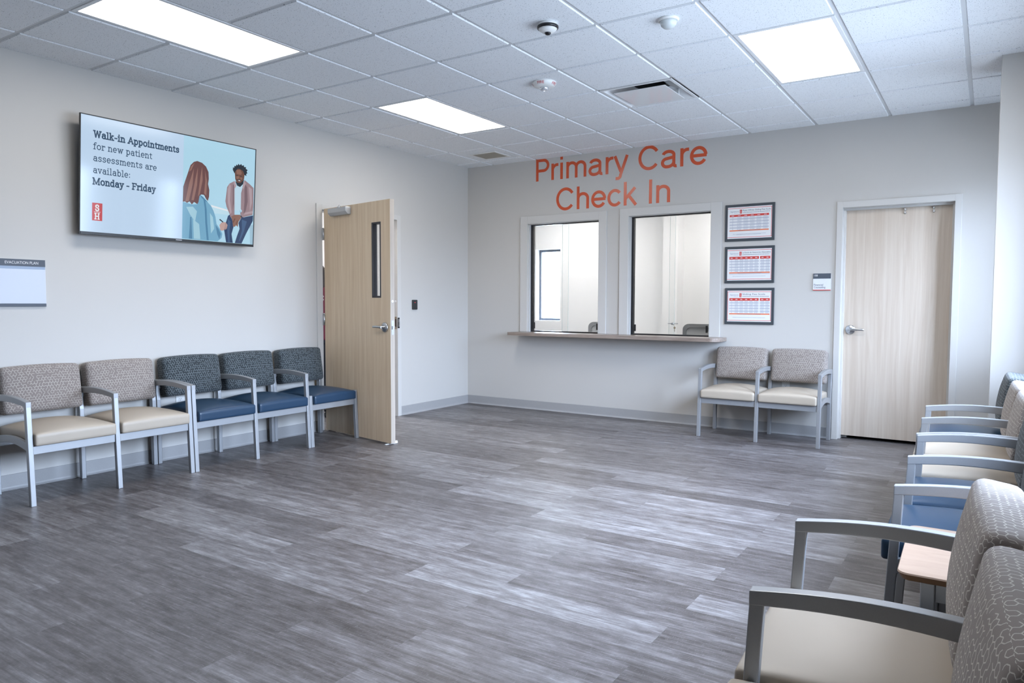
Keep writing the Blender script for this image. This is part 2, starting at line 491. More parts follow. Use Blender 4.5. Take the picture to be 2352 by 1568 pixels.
# office / corridor shells
m = MB(); m.box(-1.75, -1.6, WT, 3.05, 0, H); struct(m.build('wall_office_left', M['office_wall']))
m = MB(); m.box(4.2, 4.35, WT, 3.05, 0, H); struct(m.build('wall_office_right', M['office_wall']))
YO = 2.75
OW = (-0.714, -0.245, 0.97, 2.11)
struct(wall_rects('x', -1.75, 4.35, 0, H, YO, YO + 0.2, [OW]).build('wall_office_back', M['office_wall']))
m = MB(); m.box(1.565, 1.777, 2.5, YO, 0, H); struct(m.build('wall_office_pier', M['office_wall']))
m = MB(); m.box(-1.75, 4.35, WT, 3.05, H - 0.05, H + 0.1); struct(m.build('ceiling_office', M['grid']))
m = MB(); m.box(-1.75, 4.35, WT + 0.001, WT + 0.004, 0, 0.9); 
struct(m.build('trim_office', M['office_wall']))
m = MB(); m.box(-2.05, -1.9, -3.6, 0.0, 0, H); struct(m.build('wall_corridor', M['office_wall']))
m = MB(); m.box(-1.9, -WT, -3.6, -3.45, 0, H); struct(m.build('wall_corridor_end', M['office_wall']))
m = MB(); m.box(-1.9, -WT, -0.02, -0.001, 0, H); struct(m.build('wall_corridor_far', M['office_wall']))
m = MB(); m.box(-2.05, -WT, -3.6, 0.0, H - 0.2, H + 0.1); struct(m.build('ceiling_corridor', M['grid']))

# unlit, unseen room box added behind the closed door to block sky light
m = MB(); m.box(4.35, 5.6, 1.3, 1.4, 0, H); m.box(5.5, 5.6, WT, 1.3, 0, H); m.box(4.35, 5.5, WT, 1.3, H - 0.1, H)
struct(m.build('wall_counselling_room', M['office_wall']))
m = MB(); m.box(4.35, 5.6, WT, 1.4, -0.12, -0.004); struct(m.build('floor_counselling_room', M['carpet']))
# baseboards with a flared toe
def baseboard(name, axis, a0, a1):
    prof = [(0.0, 0.0), (0.016, 0.0), (0.016, 0.003), (0.009, 0.006), (0.005, 0.013), (0.0035, 0.02), (0.0035, 0.101), (0.0, 0.103)]
    mb = MB()
    if axis == 'left': pts = [(p, a0, z) for p, z in prof]; d = (0, a1 - a0, 0)
    else: pts = [(a0, -p, z) for p, z in prof]; d = (a1 - a0, 0, 0)
    mb.prism(pts, d); return struct(mb.build(name, M['base']))
baseboard('baseboard_left', 'left', YB, -2.431)
baseboard('baseboard_left_corner', 'left', -1.241, 0.0)
baseboard('baseboard_far', 'far', 0.004, 4.240)
baseboard('baseboard_far_corner', 'far', 5.217, RW)

# ------------------------------------------------------------------ door and window trim
def frame_far(name, x0, x1, ztop, fx, zb=0.0, depth=0.012, stop=True, parent=None, inner=None):
    """casing around an opening of the far wall: flat face + soffit lining (+ stop)"""
    mb = MB()
    i0, i1, it = inner
    mb.box(x0, i0, -depth, 0.0, zb, ztop); mb.box(i1, x1, -depth, 0.0, zb, ztop); mb.box(i0, i1, -depth, 0.0, it, ztop)
    if stop:
        # one lining profile swept round the opening: soffit, then the projecting stop
        for (a, b) in ((i0, 1), (i1, -1)):
            mb.prism([(a - b * 0.001, -0.0005, zb), (a + b * 0.002, -0.0005, zb), (a + b * 0.002, 0.055, zb), (a + b * 0.018, 0.055, zb), (a + b * 0.018, WT, zb), (a - b * 0.001, WT, zb)], (0, 0, it - 0.0205 - zb))
        mb.prism([(i0, -0.0005, it + 0.001), (i0, -0.0005, it - 0.002), (i0, 0.055, it - 0.002), (i0, 0.055, it - 0.020), (i0, WT, it - 0.020), (i0, WT, it + 0.001)], (i1 - i0, 0, 0))
    return struct(mb.build(name, M['frame'], bevel=0.002))
frame_far('trim_1', 4.240, 5.217, 2.190, None, inner=(DR[0], DR[1], DR[3]))
frame_far('trim_2', 0.786, 1.908, 2.267, None, 0.918, 0.018, False, inner=(W1[0], W1[1], W1[3]))
frame_far('trim_3', 2.066, 3.176, 2.273, None, 0.918, 0.018, False, inner=(W2[0], W2[1], W2[3]))
# jamb of the open door in the left wall
m = MB()
m.box(0.0, 0.012, -2.431, DL[0], 0, 2.208); m.box(0.0, 0.012, DL[1], -1.241, 0, 2.208); m.box(0.0, 0.012, DL[0], DL[1], DL[3], 2.208)
m.box(-WT, 0.012, DL[1] - 0.002, DL[1] + 0.001, 0, DL[3]); m.box(-WT, 0.012, DL[0] - 0.001, DL[0] + 0.002, 0, DL[3])
m.box(-WT, 0.012, DL[0], DL[1], DL[3] - 0.002, DL[3] + 0.001)
m.box(-0.105, -0.052, DL[1] - 0.016, DL[1], 0, DL[3]); m.box(-0.105, -0.052, DL[0], DL[1], DL[3] - 0.016, DL[3])
tr = struct(m.build('trim_4', M['frame'], bevel=0.002))
m = MB(); m.box(-0.032, -0.004, DL[1] - 0.0045, DL[1] - 0.002, 0.965, 1.10)
m.box(-0.022, -0.006, DL[1] - 0.005, DL[1] - 0.0044, 0.99, 1.075, 1)
m.box(0.010, 0.0135, DL[1] - 0.002, DL[1] + 0.028, 0.975, 1.09, 1); m.box(0.0135, 0.016, DL[1] + 0.008, DL[1] + 0.02, 0.99, 1.075, 2)
st = m.build('strike_plate', [M['brass'], M['black'], M['steel']], tr)
m = MB(); m.lathe([(0.012, 0), (0.012, -0.003), (0.009, -0.005)], (-0.02, DL[1] - 0.002, 1.268), 'y', 16)
m.build('door_contact', M['white'], tr)

# ------------------------------------------------------------------ closed door, far wall
d2 = struct(empty('door_2', (DR[0], 0.10, 0)))
LW = DR[1] - DR[0]
m = MB(); m.box(0.003, LW - 0.003, 0.0, 0.045, 0.030, DR[3] - 0.004)
m.build('door_leaf', M['maple'], d2, bevel=0.001)
def lever(parent, y, x, z, sgn, out=-1, rx=0.031):
    mb = MB()
    mb.lathe([(rx + 0.002, 0.0), (rx + 0.002, out * 0.005), (rx, out * 0.011), (rx - 0.006, out * 0.014), (0.012, out * 0.014), (0.011, out * 0.045)], (x, y, z), 'y', 28)
    n = 10
    pts = []
    for k in range(n + 1):
        q = k / n
        pts.append((x + sgn * (0.128 * q - 0.008), y + out * (0.048 + 0.006 * math.sin(q * PI)), z + 0.004 * math.sin(q * PI * 0.9)))
    rings = []
    for k, p in enumerate(pts):
        q = k / n; hh = 0.011 - 0.0015 * q; tt = 0.0085 - 0.002 * q
        rings.append([Vector(p) + Vector((0, tt * math.cos(a), hh * math.sin(a))) for a in [2 * PI * i / 12 for i in range(12)]])
    mb.loft(rings)
    return mb.build('lever_handle', M['steel'], parent)
lever(d2, 0.0, 0.075, 1.02, 1, rx=0.041)
for hx in (4.771, 4.992):
    m = MB()
    for dz in (0.018, -0.012):
        m.lathe([(0.010, 0), (0.010, -0.003), (0.006, -0.006), (0.006, -0.012), (0.010, -0.016), (0.006, -0.020)], (hx - DR[0] + 0.012, 0.0, 2.092 + dz - 0.01), 'y', 14)
    m.box(hx - DR[0] + 0.006, hx - DR[0] + 0.018, -0.004, 0, 2.062, 2.10)
    m.build('door_hook', M['steel'], d2)
# black strip painted as the shade in the gap below the door
m = MB(); m.box(DR[0] + 0.02, DR[1] - 0.02, 0.105, WT, 0.0, 0.004)
struct(m.build('door_gap_shade', M['hole']))

# ------------------------------------------------------------------ open door, left wall
ang = math.atan2(-0.18, 1.025)
d1 = struct(empty('door_1', (0.033, -2.357, 0), ang))
DW, DT, Z0, Z1 = 1.045, 0.045, 0.012, 2.158
V0, V1, Y0, Y1 = 0.775, 0.911, 1.300, 1.972   # vision lite cut-out (along the leaf, height)
m = MB()
m.box(0, V0, 0, DT, Z0, Z1); m.box(V1, DW, 0, DT, Z0, Z1); m.box(V0, V1, 0, DT, Z0, Y0); m.box(V0, V1, 0, DT, Y1, Z1)
# weld faces into one leaf: simple slab built around the opening
m = MB()
def slab_with_hole(mb, x0, x1, z0, z1, h, y0, y1):
    for y in (y0, y1):
        P = lambda a, b: (a, y, b)
        mb.poly([P(x0, z0), P(h[0], z0), P(h[0], z1), P(x0, z1)]); mb.poly([P(h[1], z0), P(x1, z0), P(x1, z1), P(h[1], z1)])
        mb.poly([P(h[0], z0), P(h[1], z0), P(h[1], h[2]), P(h[0], h[2])]); mb.poly([P(h[0], h[3]), P(h[1], h[3]), P(h[1], z1), P(h[0], z1)])
    mb.poly([(x1, y0, z0), (x1, y1, z0), (x1, y1, z1), (x1, y0, z1)], 1); mb.poly([(x0, y0, z0), (x0, y1, z0), (x0, y1, z1), (x0, y0, z1)], 1)
    mb.poly([(x0, y0, z1), (x1, y0, z1), (x1, y1, z1), (x0, y1, z1)], 1); mb.poly([(x0, y0, z0), (x1, y0, z0), (x1, y1, z0), (x0, y1, z0)], 1)
slab_with_hole(m, 0, DW, Z0, Z1, (V0 + 0.012, V1 - 0.012, Y0 + 0.012, Y1 - 0.012), 0, DT)
leaf = m.build('door_leaf', [M['oak'], M['edge']], d1, recalc=False)
m = MB()
fw, pr = 0.017, 0.002
for (a, b, c, d) in ((V0, V0 + fw, Y0, Y1), (V1 - fw, V1, Y0, Y1), (V0 + fw, V1 - fw, Y0, Y0 + fw), (V0 + fw, V1 - fw, Y1 - fw, Y1)):
    m.box(a, b, -pr, DT + pr, c, d)
vf = m.build('vision_frame', plain('bronze_metal', (0.045, 0.042, 0.045), 0.4, 0.4), d1, bevel=0.002)
m = MB(); m.box(V0 + fw, V1 - fw, DT / 2 - 0.003, DT / 2 + 0.003, Y0 + fw, Y1 - fw)
m.build('vision_glass', M['glass'], vf)
lever(d1, 0.0, DW - 0.078, 1.04, -1, rx=0.041)
lv2 = lever(d1, DT, DW - 0.078, 1.04, -1, out=1, rx=0.041)
m = MB(); m.box(DW - 0.0005, DW + 0.002, 0.010, 0.035, 0.975, 1.10)
m.box(DW + 0.002, DW + 0.010, 0.015, 0.030, 1.022, 1.052, 0)
m.build('latch_plate', M['steel'], d1)
m = MB(); m.lathe([(0.012, 0), (0.012, 0.002), (0.010, 0.003)], (DW, 0.022, 1.268), 'x', 16)
m.build('door_contact', M['white'], d1)
for hz in (0.26, 1.088, 1.915):
    m = MB(); m.lathe([(0.0085, -0.055), (0.0085, 0.055)], (-0.010, -0.004, hz), 'z', 14)
    m.lathe([(0.006, 0.055), (0.009, 0.058), (0.006, 0.063)], (-0.010, -0.004, hz), 'z', 14)
    m.box(-0.030, 0.0, 0.0, 0.003, hz - 0.055, hz + 0.055)
    m.build('hinge', M['steel'], d1)
# closer: body with chamfered end, arm to the head
m = MB()
prof = [(0, 2.072), (-0.032, 2.072), (-0.060, 2.098), (-0.060, 2.140), (0, 2.140)]
m.prism([(0.155, y, z) for y, z in prof], (0.30, 0, 0))
cl = m.build('door_closer', M['closer'], d1, bevel=0.004)
m = MB(); m.lathe([(0.014, 0), (0.014, 0.008), (0.008, 0.014)], (0.30, -0.03, 2.140), 'z', 14)
m.tube([(0.30, -0.03, 2.150), (0.28, -0.01, 2.166), (0.20, 0.05, 2.170), (0.045, 0.16, 2.172)], 0.007, n=8)
m.build('closer_arm', M['closer'], cl)

# white wedge holding the door
m = MB()
m.prism([(0, 0, 0.0), (0.13, 0, 0.0), (0.13, 0, 0.003), (0.048, 0, 0.0100), (0.0, 0, 0.022)], (0, 0.026, 0))
wd = m.build('door_wedge', M['white'], bevel=0.0015)
def leaf_pt(x, y, z=0.0): return (0.033 + x * math.cos(ang) - y * math.sin(ang), -2.357 + x * math.sin(ang) + y * math.cos(ang), z)
wd.location = leaf_pt(0.985, 0.098); wd.rotation_euler = (0, 0, ang - PI / 2)
tag(wd, 'small white plastic wedge jammed under the open door', 'door wedge')

# ------------------------------------------------------------------ reception windows
def reception(name, w, zt, lap):
    x0, x1, z0, z1 = w
    root = struct(empty(name, (0, 0, 0)))
    # lining
    m = MB()
    m.box(x0, x0 + 0.012, 0.0, WT, z0, z1); m.box(x1 - 0.004, x1, 0.0, WT, z0, z1); m.box(x0, x1, 0.0, WT, z1 - 0.006, z1)
    m.box(x0, x1, 0.0, WT, z0, z0 + 0.006)
    m.build('window_lining', M['frame'], root)
    ya, yb = 0.050, 0.085
    m = MB()
    m.box(x0 + 0.012, x0 + 0.034, ya - 0.006, yb + 0.006, z0 + 0.006, z1 - 0.006)
    m.box(x1 - 0.020, x1 - 0.004, ya - 0.006, yb + 0.006, z0 + 0.006, z1 - 0.006)
    m.box(x0 + 0.034, x1 - 0.020, ya - 0.006, yb + 0.006, z0 + 0.006, z0 + 0.030)
    m.box(x0 + 0.034, x1 - 0.020, ya - 0.006, yb + 0.006, z1 - 0.016, z1 - 0.006)
    m.build('window_track', M['track'], root, bevel=0.001)
    a, b = lap
    for (g0, g1, yy, hx) in ((x0 + 0.034, b, ya + 0.004, x0 + 0.058), (a, x1 - 0.020, yb - 0.010, x1 - 0.050)):
        m = MB(); m.box(g0, g1, yy, yy + 0.006, z0 + 0.030, z1 - 0.016, 0)
        for f in (3, 5): pass
        for k, fc in enumerate(m.f):
            xs = [m.v[i][0] for i in fc]
            if max(xs) - min(xs) < 1e-6: m.mi[k] = 1
        p = m.build('glass_pane', [M['glass'], M['glass_edge']], root)
        m = MB(); m.box(hx - 0.011, hx + 0.011, ya - 0.002 if yy < 0.06 else yy - 0.008, yy, 0.955, 1.028)
        m.build('finger_pull', M['black'], p, bevel=0.002)
    return root
reception('window_1', W1, 0, (1.305, 1.396))
w2 = reception('window_2', W2, 0, (2.604, 2.671))
# ratchet lock with a key on the right-hand window
lk = empty('window_lock', (2.655, 0.046, 1.046))
m = MB(); m.box(-0.05, 0.062, -0.004, 0.004, -0.006, 0.004); m.lathe([(0.013, 0.006), (0.013, -0.02), (0.010, -0.024)], (0.005, 0, -0.003), 'y', 16)
m.build('lock_bar', M['steel'], lk, bevel=0.001)
m = MB(); m.lathe([(0.012, -0.0015), (0.012, 0.0015)], (0.03, -0.012, -0.045), 'y', 16); m.box(0.027, 0.033, -0.0135, -0.0105, -0.085, -0.05)
m.tube([(0.03, -0.012, -0.034), (0.022, -0.013, -0.02), (0.012, -0.02, -0.008)], 0.0015, n=6)
m.build('key', M['brass'], lk)
tag(lk, 'chrome sliding glass lock with a small key on the right reception window', 'lock')

# counter below the windows
m = MB()
cx0, cx1, cy, r_ = 0.777, 3.245, -0.285, 0.10
pts = [(cx0, -0.0005), (cx0, cy + 0.012), (cx0 + 0.012, cy)]
for k in range(9):
    a = -PI / 2 + k / 8 * PI / 2
    pts.append((cx1 - r_ + r_ * math.cos(a), cy + r_ + r_ * math.sin(a)))
pts.append((cx1, -0.0005))
m.prism([(x, y, 0.881) for x, y in pts], (0, 0, 0.037), smooth=False)
ct = m.build('transaction_counter', M['counter'], bevel=0.002)
tag(ct, 'long grey-brown wood laminate counter under the two reception windows', 'counter')
m = MB()
for bx in (1.2, 1.98, 2.8):
    m.box(bx - 0.004, bx + 0.004, -0.22, -0.001, 0.868, 0.881)
    m.prism([(bx - 0.003, -0.001, 0.868), (bx - 0.003, -0.20, 0.868), (bx - 0.003, -0.001, 0.70)], (0.006, 0, 0))
    
# wall lettering
ws = empty('wall_sign', (2.0, 0, 2.3))
def far_place(x, z, y): return lambda u, v: (x + u, y, z + v)
def arc(cx, cy, rx, ry, a0, a1, n=28):
    return [(cx + rx * math.cos(math.radians(a0 + (a1 - a0) * k / n)), cy + ry * math.sin(math.radians(a0 + (a1 - a0) * k / n))) for k in range(n + 1)]
# thin grotesque capitals and small letters, capital height 1.0, centre lines of the strokes
SW = 0.132; h_ = SW / 2; XH = 0.735
LET = {
 'P': (0.80, [[(.15, 0), (.15, 1)], [(.15, 1 - h_), (.47, 1 - h_)] + arc(.47, .70, .235, .30 - h_, 90, -90) + [(.15, .40 + h_)]]),
 'C': (0.98, [arc(.50, .5, .40, .5 - h_ + .012, 33, 322, 44)]),
 'I': (0.34, [[(.17, 0), (.17, 1)]]),
 'r': (0.44, [[(.14, 0), (.14, XH)], [(.14, .40)] + arc(.38, .44, .24, XH - h_ - .44, 180, 98, 14) + [(.43, XH - h_)]]),
 'i': (0.31, [[(.15, 0), (.15, XH)], [(.15, .865), (.15, 1.0)]]),
 'm': (1.13, [[(.14, 0), (.14, XH)]] + [[(x - .425, .42)] + arc(x - .2125, .47, .2125, XH - h_ - .47, 180, 0, 20) + [(x, 0)] for x in (.565, .99)]),
 'n': (0.74, [[(.14, 0), (.14, XH)], [(.14, .42)] + arc(.37, .46, .23, XH - h_ - .46, 180, 0, 22) + [(.60, 0)]]),
 'h': (0.74, [[(.14, 0), (.14, 1)], [(.14, .42)] + arc(.37, .46, .23, XH - h_ - .46, 180, 0, 22) + [(.60, 0)]]),
 'a': (0.76, [arc(.345, .52, .225, XH - h_ - .52, 168, 0, 20) + [(.57, .16)] + arc(.665, .13, .095, .075, 180, 285, 10), [(.57, .44)] + [(.50, .415), (.30, .385)] + arc(.28, .215, .185, .165, 95, 270, 20) + arc(.32, .24, .25, .19, 270, 355, 14)]),
 'y': (0.68, [[(.06, XH), (.335, .05)], [(.615, XH), (.33, -.06)] + arc(.20, -.06, .125, .17, -5, -85, 10) + [(.10, -.225)]]),
 'e': (0.76, [[(.10, .37), (.70, .37)], arc(.38, XH / 2, .285, XH / 2 - h_ + .01, 4, 328, 40)]),
 'c': (0.70, [arc(.37, XH / 2, .275, XH / 2 - h_ + .01, 38, 322, 36)]),
 'k': (0.68, [[(.14, 0), (.14, 1)], [(.14, .27), (.575, XH)], [(.29, .42), (.62, 0)]]),
 ' ': (0.40, [])}
def strip(mb, P, w, place):
    """flat mitred band along the polyline P"""
    P = [Vector(p) for p in P]; P = [p for i, p in enumerate(P) if i == 0 or (p - P[i - 1]).length > 1e-4]
    b = len(mb.v)
    for i, p in enumerate(P):
        d0 = (p - P[i - 1]).normalized() if i else None
        d1 = (P[i + 1] - p).normalized() if i < len(P) - 1 else None
        n0 = Vector((-d0.y, d0.x)) if d0 else None; n1 = Vector((-d1.y, d1.x)) if d1 else None
        if n0 is None: n = n1
        elif n1 is None: n = n0
        else:
            n = (n0 + n1)
            n = n.normalized() / max(0.5, n.normalized().dot(n0)) if n.length > 1e-6 else n0
        mb.v.append(tuple(place(*(p + n * w / 2)))); mb.v.append(tuple(place(*(p - n * w / 2))))
    for i in range(len(P) - 1): mb.face((b + 2 * i, b + 2 * i + 1, b + 2 * i + 3, b + 2 * i + 2), 0)
for txt, x, z, wdt in (('Primary Care', 0.990, 2.663, 2.026), ('Check In', 1.262, 2.309, 1.366)):
    lpad = 0.15 - h_ if txt[0] == 'P' else 0.10 - h_
    rpad = LET[txt[-1]][0] - (0.665 + h_ if txt[-1] == 'e' else 0.60 + h_)
    tot = sum(LET[c][0] for c in txt) - lpad - rpad
    kx = wdt / tot; kz = 0.252
    mb = MB(); u_ = -lpad; lev = 0
    for c in txt:
        for P_ in LET[c][1]:
            lev += 1
            strip(mb, P_, SW, lambda a, b_, u_=u_, lev=lev: (x + (u_ + a) * kx, -0.0006 - 0.00004 * (lev % 4), z + b_ * kz))
        u_ += LET[c][0]
    o = mb.build('lettering', M['vinyl_red'], recalc=False)
    o.parent = ws; o.matrix_parent_inverse = Matrix.Translation((-2.0, 0, -2.3))
tag(ws, 'large orange-red vinyl wall lettering reading Primary Care Check In above the windows', 'sign')

# ------------------------------------------------------------------ framed notices
def notice(x0, x1, z0, z1, title, sub2, split, extra, label, col=None):
    root = empty('framed_notice', ((x0 + x1) / 2, 0, (z0 + z1) / 2)); cx, cz = (x0 + x1) / 2, (z0 + z1) / 2
    w, h = x1 - x0, z1 - z0
    m = MB(); fw = 0.026
    m.box(-w / 2, w / 2, -0.016, -0.001, -h / 2, h / 2)
    m.build('frame', M['charcoal'], root, bevel=0.003)
    y = -0.0165
    m = MB()
    pw, ph = w / 2 - fw, h / 2 - fw
    def rect(a, b, c, d, mi, lev=0): m.poly([(a, y - 0.0003 * lev, c), (b, y - 0.0003 * lev, c), (b, y - 0.0003 * lev, d), (a, y - 0.0003 * lev, d)], mi)
    rect(-pw, pw, -ph, ph, 0)
    e = 0.010; t = 0.0042
    rect(-pw, pw, ph - e - t, ph - e, 1, 1); rect(-pw, pw, -ph + e, -ph + e + t, 1, 1); rect(pw - 0.002 - t, pw - 0.002, -ph + e, ph - e, 1, 1)
    if extra: rect(-pw + 0.002, -pw + 0.002 + t, -ph + e, ph - e, 1, 1)
    P = lambda a, b: (lambda u, v: (a + u, y - 0.0008, b + v))
    top = ph - e - t
    put_text(m, 'Signature', P(-pw + 0.026, top - 0.040), 4, width=0.082, height=0.020)
    put_text(m, 'HEALTH', P(-pw + 0.062, top - 0.0475), 4, width=0.044, height=0.0055)
    lx = -pw + 0.118
    rect(lx, lx + 0.021, top - 0.050, top - 0.012, 1, 1)
    put_text(m, 'S', P(lx + 0.006, top - 0.029), 0, height=0.012); put_text(m, 'H', P(lx + 0.006, top - 0.046), 0, height=0.012)
    rect(lx + 0.004, lx + 0.017, top - 0.0315, top - 0.0303, 0, 2)
    tx = lx + 0.030
    avail = min(pw - 0.012 - tx, 0.0128 * len(title))
    put_text(m, title, P(tx, top - 0.033), 3, width=avail, height=0.0195, offset=0.012)
    rnd = random.Random(len(title))
    def dashes(a, b, z, hh, mi, lev=2):
        xx = a
        while xx < b - 0.002:
            l = rnd.uniform(0.004, 0.011); rect(xx, min(xx + l, b), z, z + hh, mi, lev); xx += l + 0.0022
    dashes(tx, pw - 0.02, top - 0.0445, 0.0042, 3)
    # table
    tz1 = top - 0.060; tz0 = -ph + e + (0.062 if not split else 0.060)
    ta, tb = -pw + 0.020, pw - (0.028 if not split else 0.014)
    segs = [(ta, tb)] if not split else [(ta, ta + (tb - ta) * 0.73), (ta + (tb - ta) * 0.758, tb)]
    hd = 0.020 if not split else 0.026
    rows = 9
    for a, b in segs:
        rect(a, b, tz1 - hd, tz1, 1, 1)
        n = 6 if b - a > 0.2 else 2
        if not split: n = 6
        cw = (b - a) / n
        for k in range(n):
            c0 = a + k * cw + cw * 0.26; rect(c0, c0 + cw * 0.42, tz1 - hd * 0.62, tz1 - hd * 0.40, 0, 2)
        rh = (tz1 - hd - tz0 - 0.012) / rows
        for q in range(rows):
            zb = tz1 - hd - (q + 1) * rh
            if q % 2 == 1: rect(a, b, zb, zb + rh, 2, 1)
            for k in range(n):
                c0 = a + k * cw + cw * 0.16; c1 = a + (k + 1) * cw - cw * 0.16
                if k == 0 and n == 6: c0, c1 = a + cw * 0.42, a + cw * 0.55
                dashes(c0, c1, zb + rh * 0.30, rh * 0.36, 4)
    rect(ta, tb, tz0, tz0 + 0.012, 5, 1); dashes(ta + 0.08, tb - 0.08, tz0 + 0.004, 0.0035, 3)
    if sub2: rect(ta, tb, tz0 - 0.010, tz0 - 0.001, 2, 1); dashes(ta + 0.09, tb - 0.09, tz0 - 0.007, 0.003, 4)
    dashes(-pw + 0.055, pw - 0.055, tz0 - 0.030, 0.0035, 4)
    if not split: dashes(-pw + 0.09, pw - 0.10, tz0 - 0.036, 0.003, 4)
    m.build('printed_sheet', [M['paper'], M['red'], M['rowgrey'], M['ink'], M['inklight'], M['orange']], root, recalc=False)
    tag(root, label, 'framed notice', 'framed fee notices beside the reception window')
notice(3.212, 3.690, 1.872, 2.232, 'Ryan White Sliding Fee Scale', False, False, False, 'charcoal framed fee table headed Ryan White Sliding Fee Scale, topmost on the wall')
notice(3.216, 3.696, 1.460, 1.820, 'La Escala de Honorarios Adjustables', True, True, False, 'charcoal framed Spanish fee table headed La Escala de Honorarios Adjustables')
notice(3.224, 3.701, 1.054, 1.412, 'Sliding Fee Scale', False, True, True, 'charcoal framed fee table headed simply Sliding Fee Scale, lowest above the chairs')

# room sign
sg = empty('room_sign', (4.126, 0, 1.462))
m = MB(); m.box(-0.077, 0.077, -0.008, -0.001, -0.079, 0.079); m.build('back_plate', M['signwhite'], sg, bevel=0.001)
m = MB(); m.box(-0.077, 0.077, -0.011, -0.008, 0.031, 0.079, 0)
put_text(m, '108', lambda u, v: (-0.068 + u, -0.0115, 0.052 + v), 1, height=0.017)
m.build('number_panel', [M['signgrey'], M['paper']], sg)
m = MB(); m.box(-0.077, 0.077, -0.0105, -0.008, -0.072, 0.029, 0); m.box(-0.077, 0.077, -0.0108, -0.008, -0.079, -0.072, 1)
put_text(m, 'Financial', lambda u, v: (-0.069 + u, -0.0112, -0.036 + v), 2, width=0.080, height=0.019)
put_text(m, 'Counseling', lambda u, v: (-0.069 + u, -0.0112, -0.064 + v), 2, width=0.101, height=0.0235)
m.build('name_panel', [M['signwhite'], M['red'], M['signgrey']], sg)
tag(sg, 'small grey and white room sign reading 108 Financial Counseling beside the closed door', 'sign')

# evacuation plan on the left wall
ev = empty('evacuation_sign', (0, -4.985, 1.383))
m = MB(); m.box(0.001, 0.009, -0.146, 0.146, -0.159, 0.159); m.build('back_plate', M['signwhite'], ev, bevel=0.001)
m = MB(); m.box(0.009, 0.013, -0.146, 0.144, 0.113, 0.159, 0)
put_text(m, 'EVACUATION PLAN', lambda u, v: (0.0135, -0.100 + u, 0.127 + v), 1, width=0.200, height=0.0185)
m.build('title_panel', [M['signgrey'], M['paper']], ev)
m = MB(); m.box(0.009, 0.0105, -0.146, 0.144, 0.093, 0.113, 0); m.build('grey_band', plain('sign_band', (0.16, 0.22, 0.32), 0.3), ev)
m = MB(); m.box(0.009, 0.012, -0.146, 0.144, -0.138, 0.092, 0); m.build('plan_panel', plain('acrylic_blank', (0.45, 0.48, 0.55), 0.3), ev, bevel=0.001)
m = MB(); m.box(0.009, 0.013, -0.146, 0.144, -0.159, -0.138, 0); m.build('lower_band', M['signgrey'], ev)
tag(ev, 'grey and white evacuation plan sign with an empty panel on the left wall', 'sign')

# card reader
cr = empty('wall_mounted_reader', (0, -1.012, 1.232))
m = MB(); m.box(0.001, 0.020, -0.040, 0.040, -0.055, 0.055); m.build('body', M['rubber'], cr, bevel=0.006, seg=3)
m = MB(); m.box(0.0195, 0.0207, -0.012, 0.000, 0.022, 0.028); m.build('status_light', emit('red_led', (1.0, 0.05, 0.08), 0.8), cr)
tag(cr, 'small black card reader on the wall beside the open door', 'card reader')

# outlets
def outlet(loc, rz, label):
    root = empty('wall_outlet', loc, rz)
    m = MB(); m.box(-0.036, 0.036, -0.006, -0.0005, -0.058, 0.058); m.build('cover_plate', M['white'], root, bevel=0.002)
    for dz in (0.020, -0.020):
        m = MB()
        m.lathe([(0.0165, 0), (0.0165, -0.0085)], (0, 0, dz), 'y', 20)
        m.box(-0.0075, -0.0055, -0.0092, -0.008, dz - 0.001, dz + 0.008, 1); m.box(0.0055, 0.0075, -0.0092, -0.008, dz - 0.001, dz + 0.008, 1)
        m.lathe([(0.0025, -0.0084), (0.0025, -0.0092)], (0, 0, dz - 0.008), 'y', 8, 1)
        m.build('socket', [M['white'], M['hole']], root)
    tag(root, label, 'outlet')
outlet((3.825, 0, 0.452), 0, 'white wall outlet behind the pair of taupe chairs next to the closed door')
outlet((0, -3.867, 0.455), PI / 2, 'white wall outlet behind the first charcoal chair on the left wall')

# ------------------------------------------------------------------ television
TVW, TVH = 1.438, 0.832
tv = empty('television', (0.09, -4.652, 1.735))
tilt = math.atan2(0.062, TVH)
tv.rotation_euler = (0, tilt, 0)
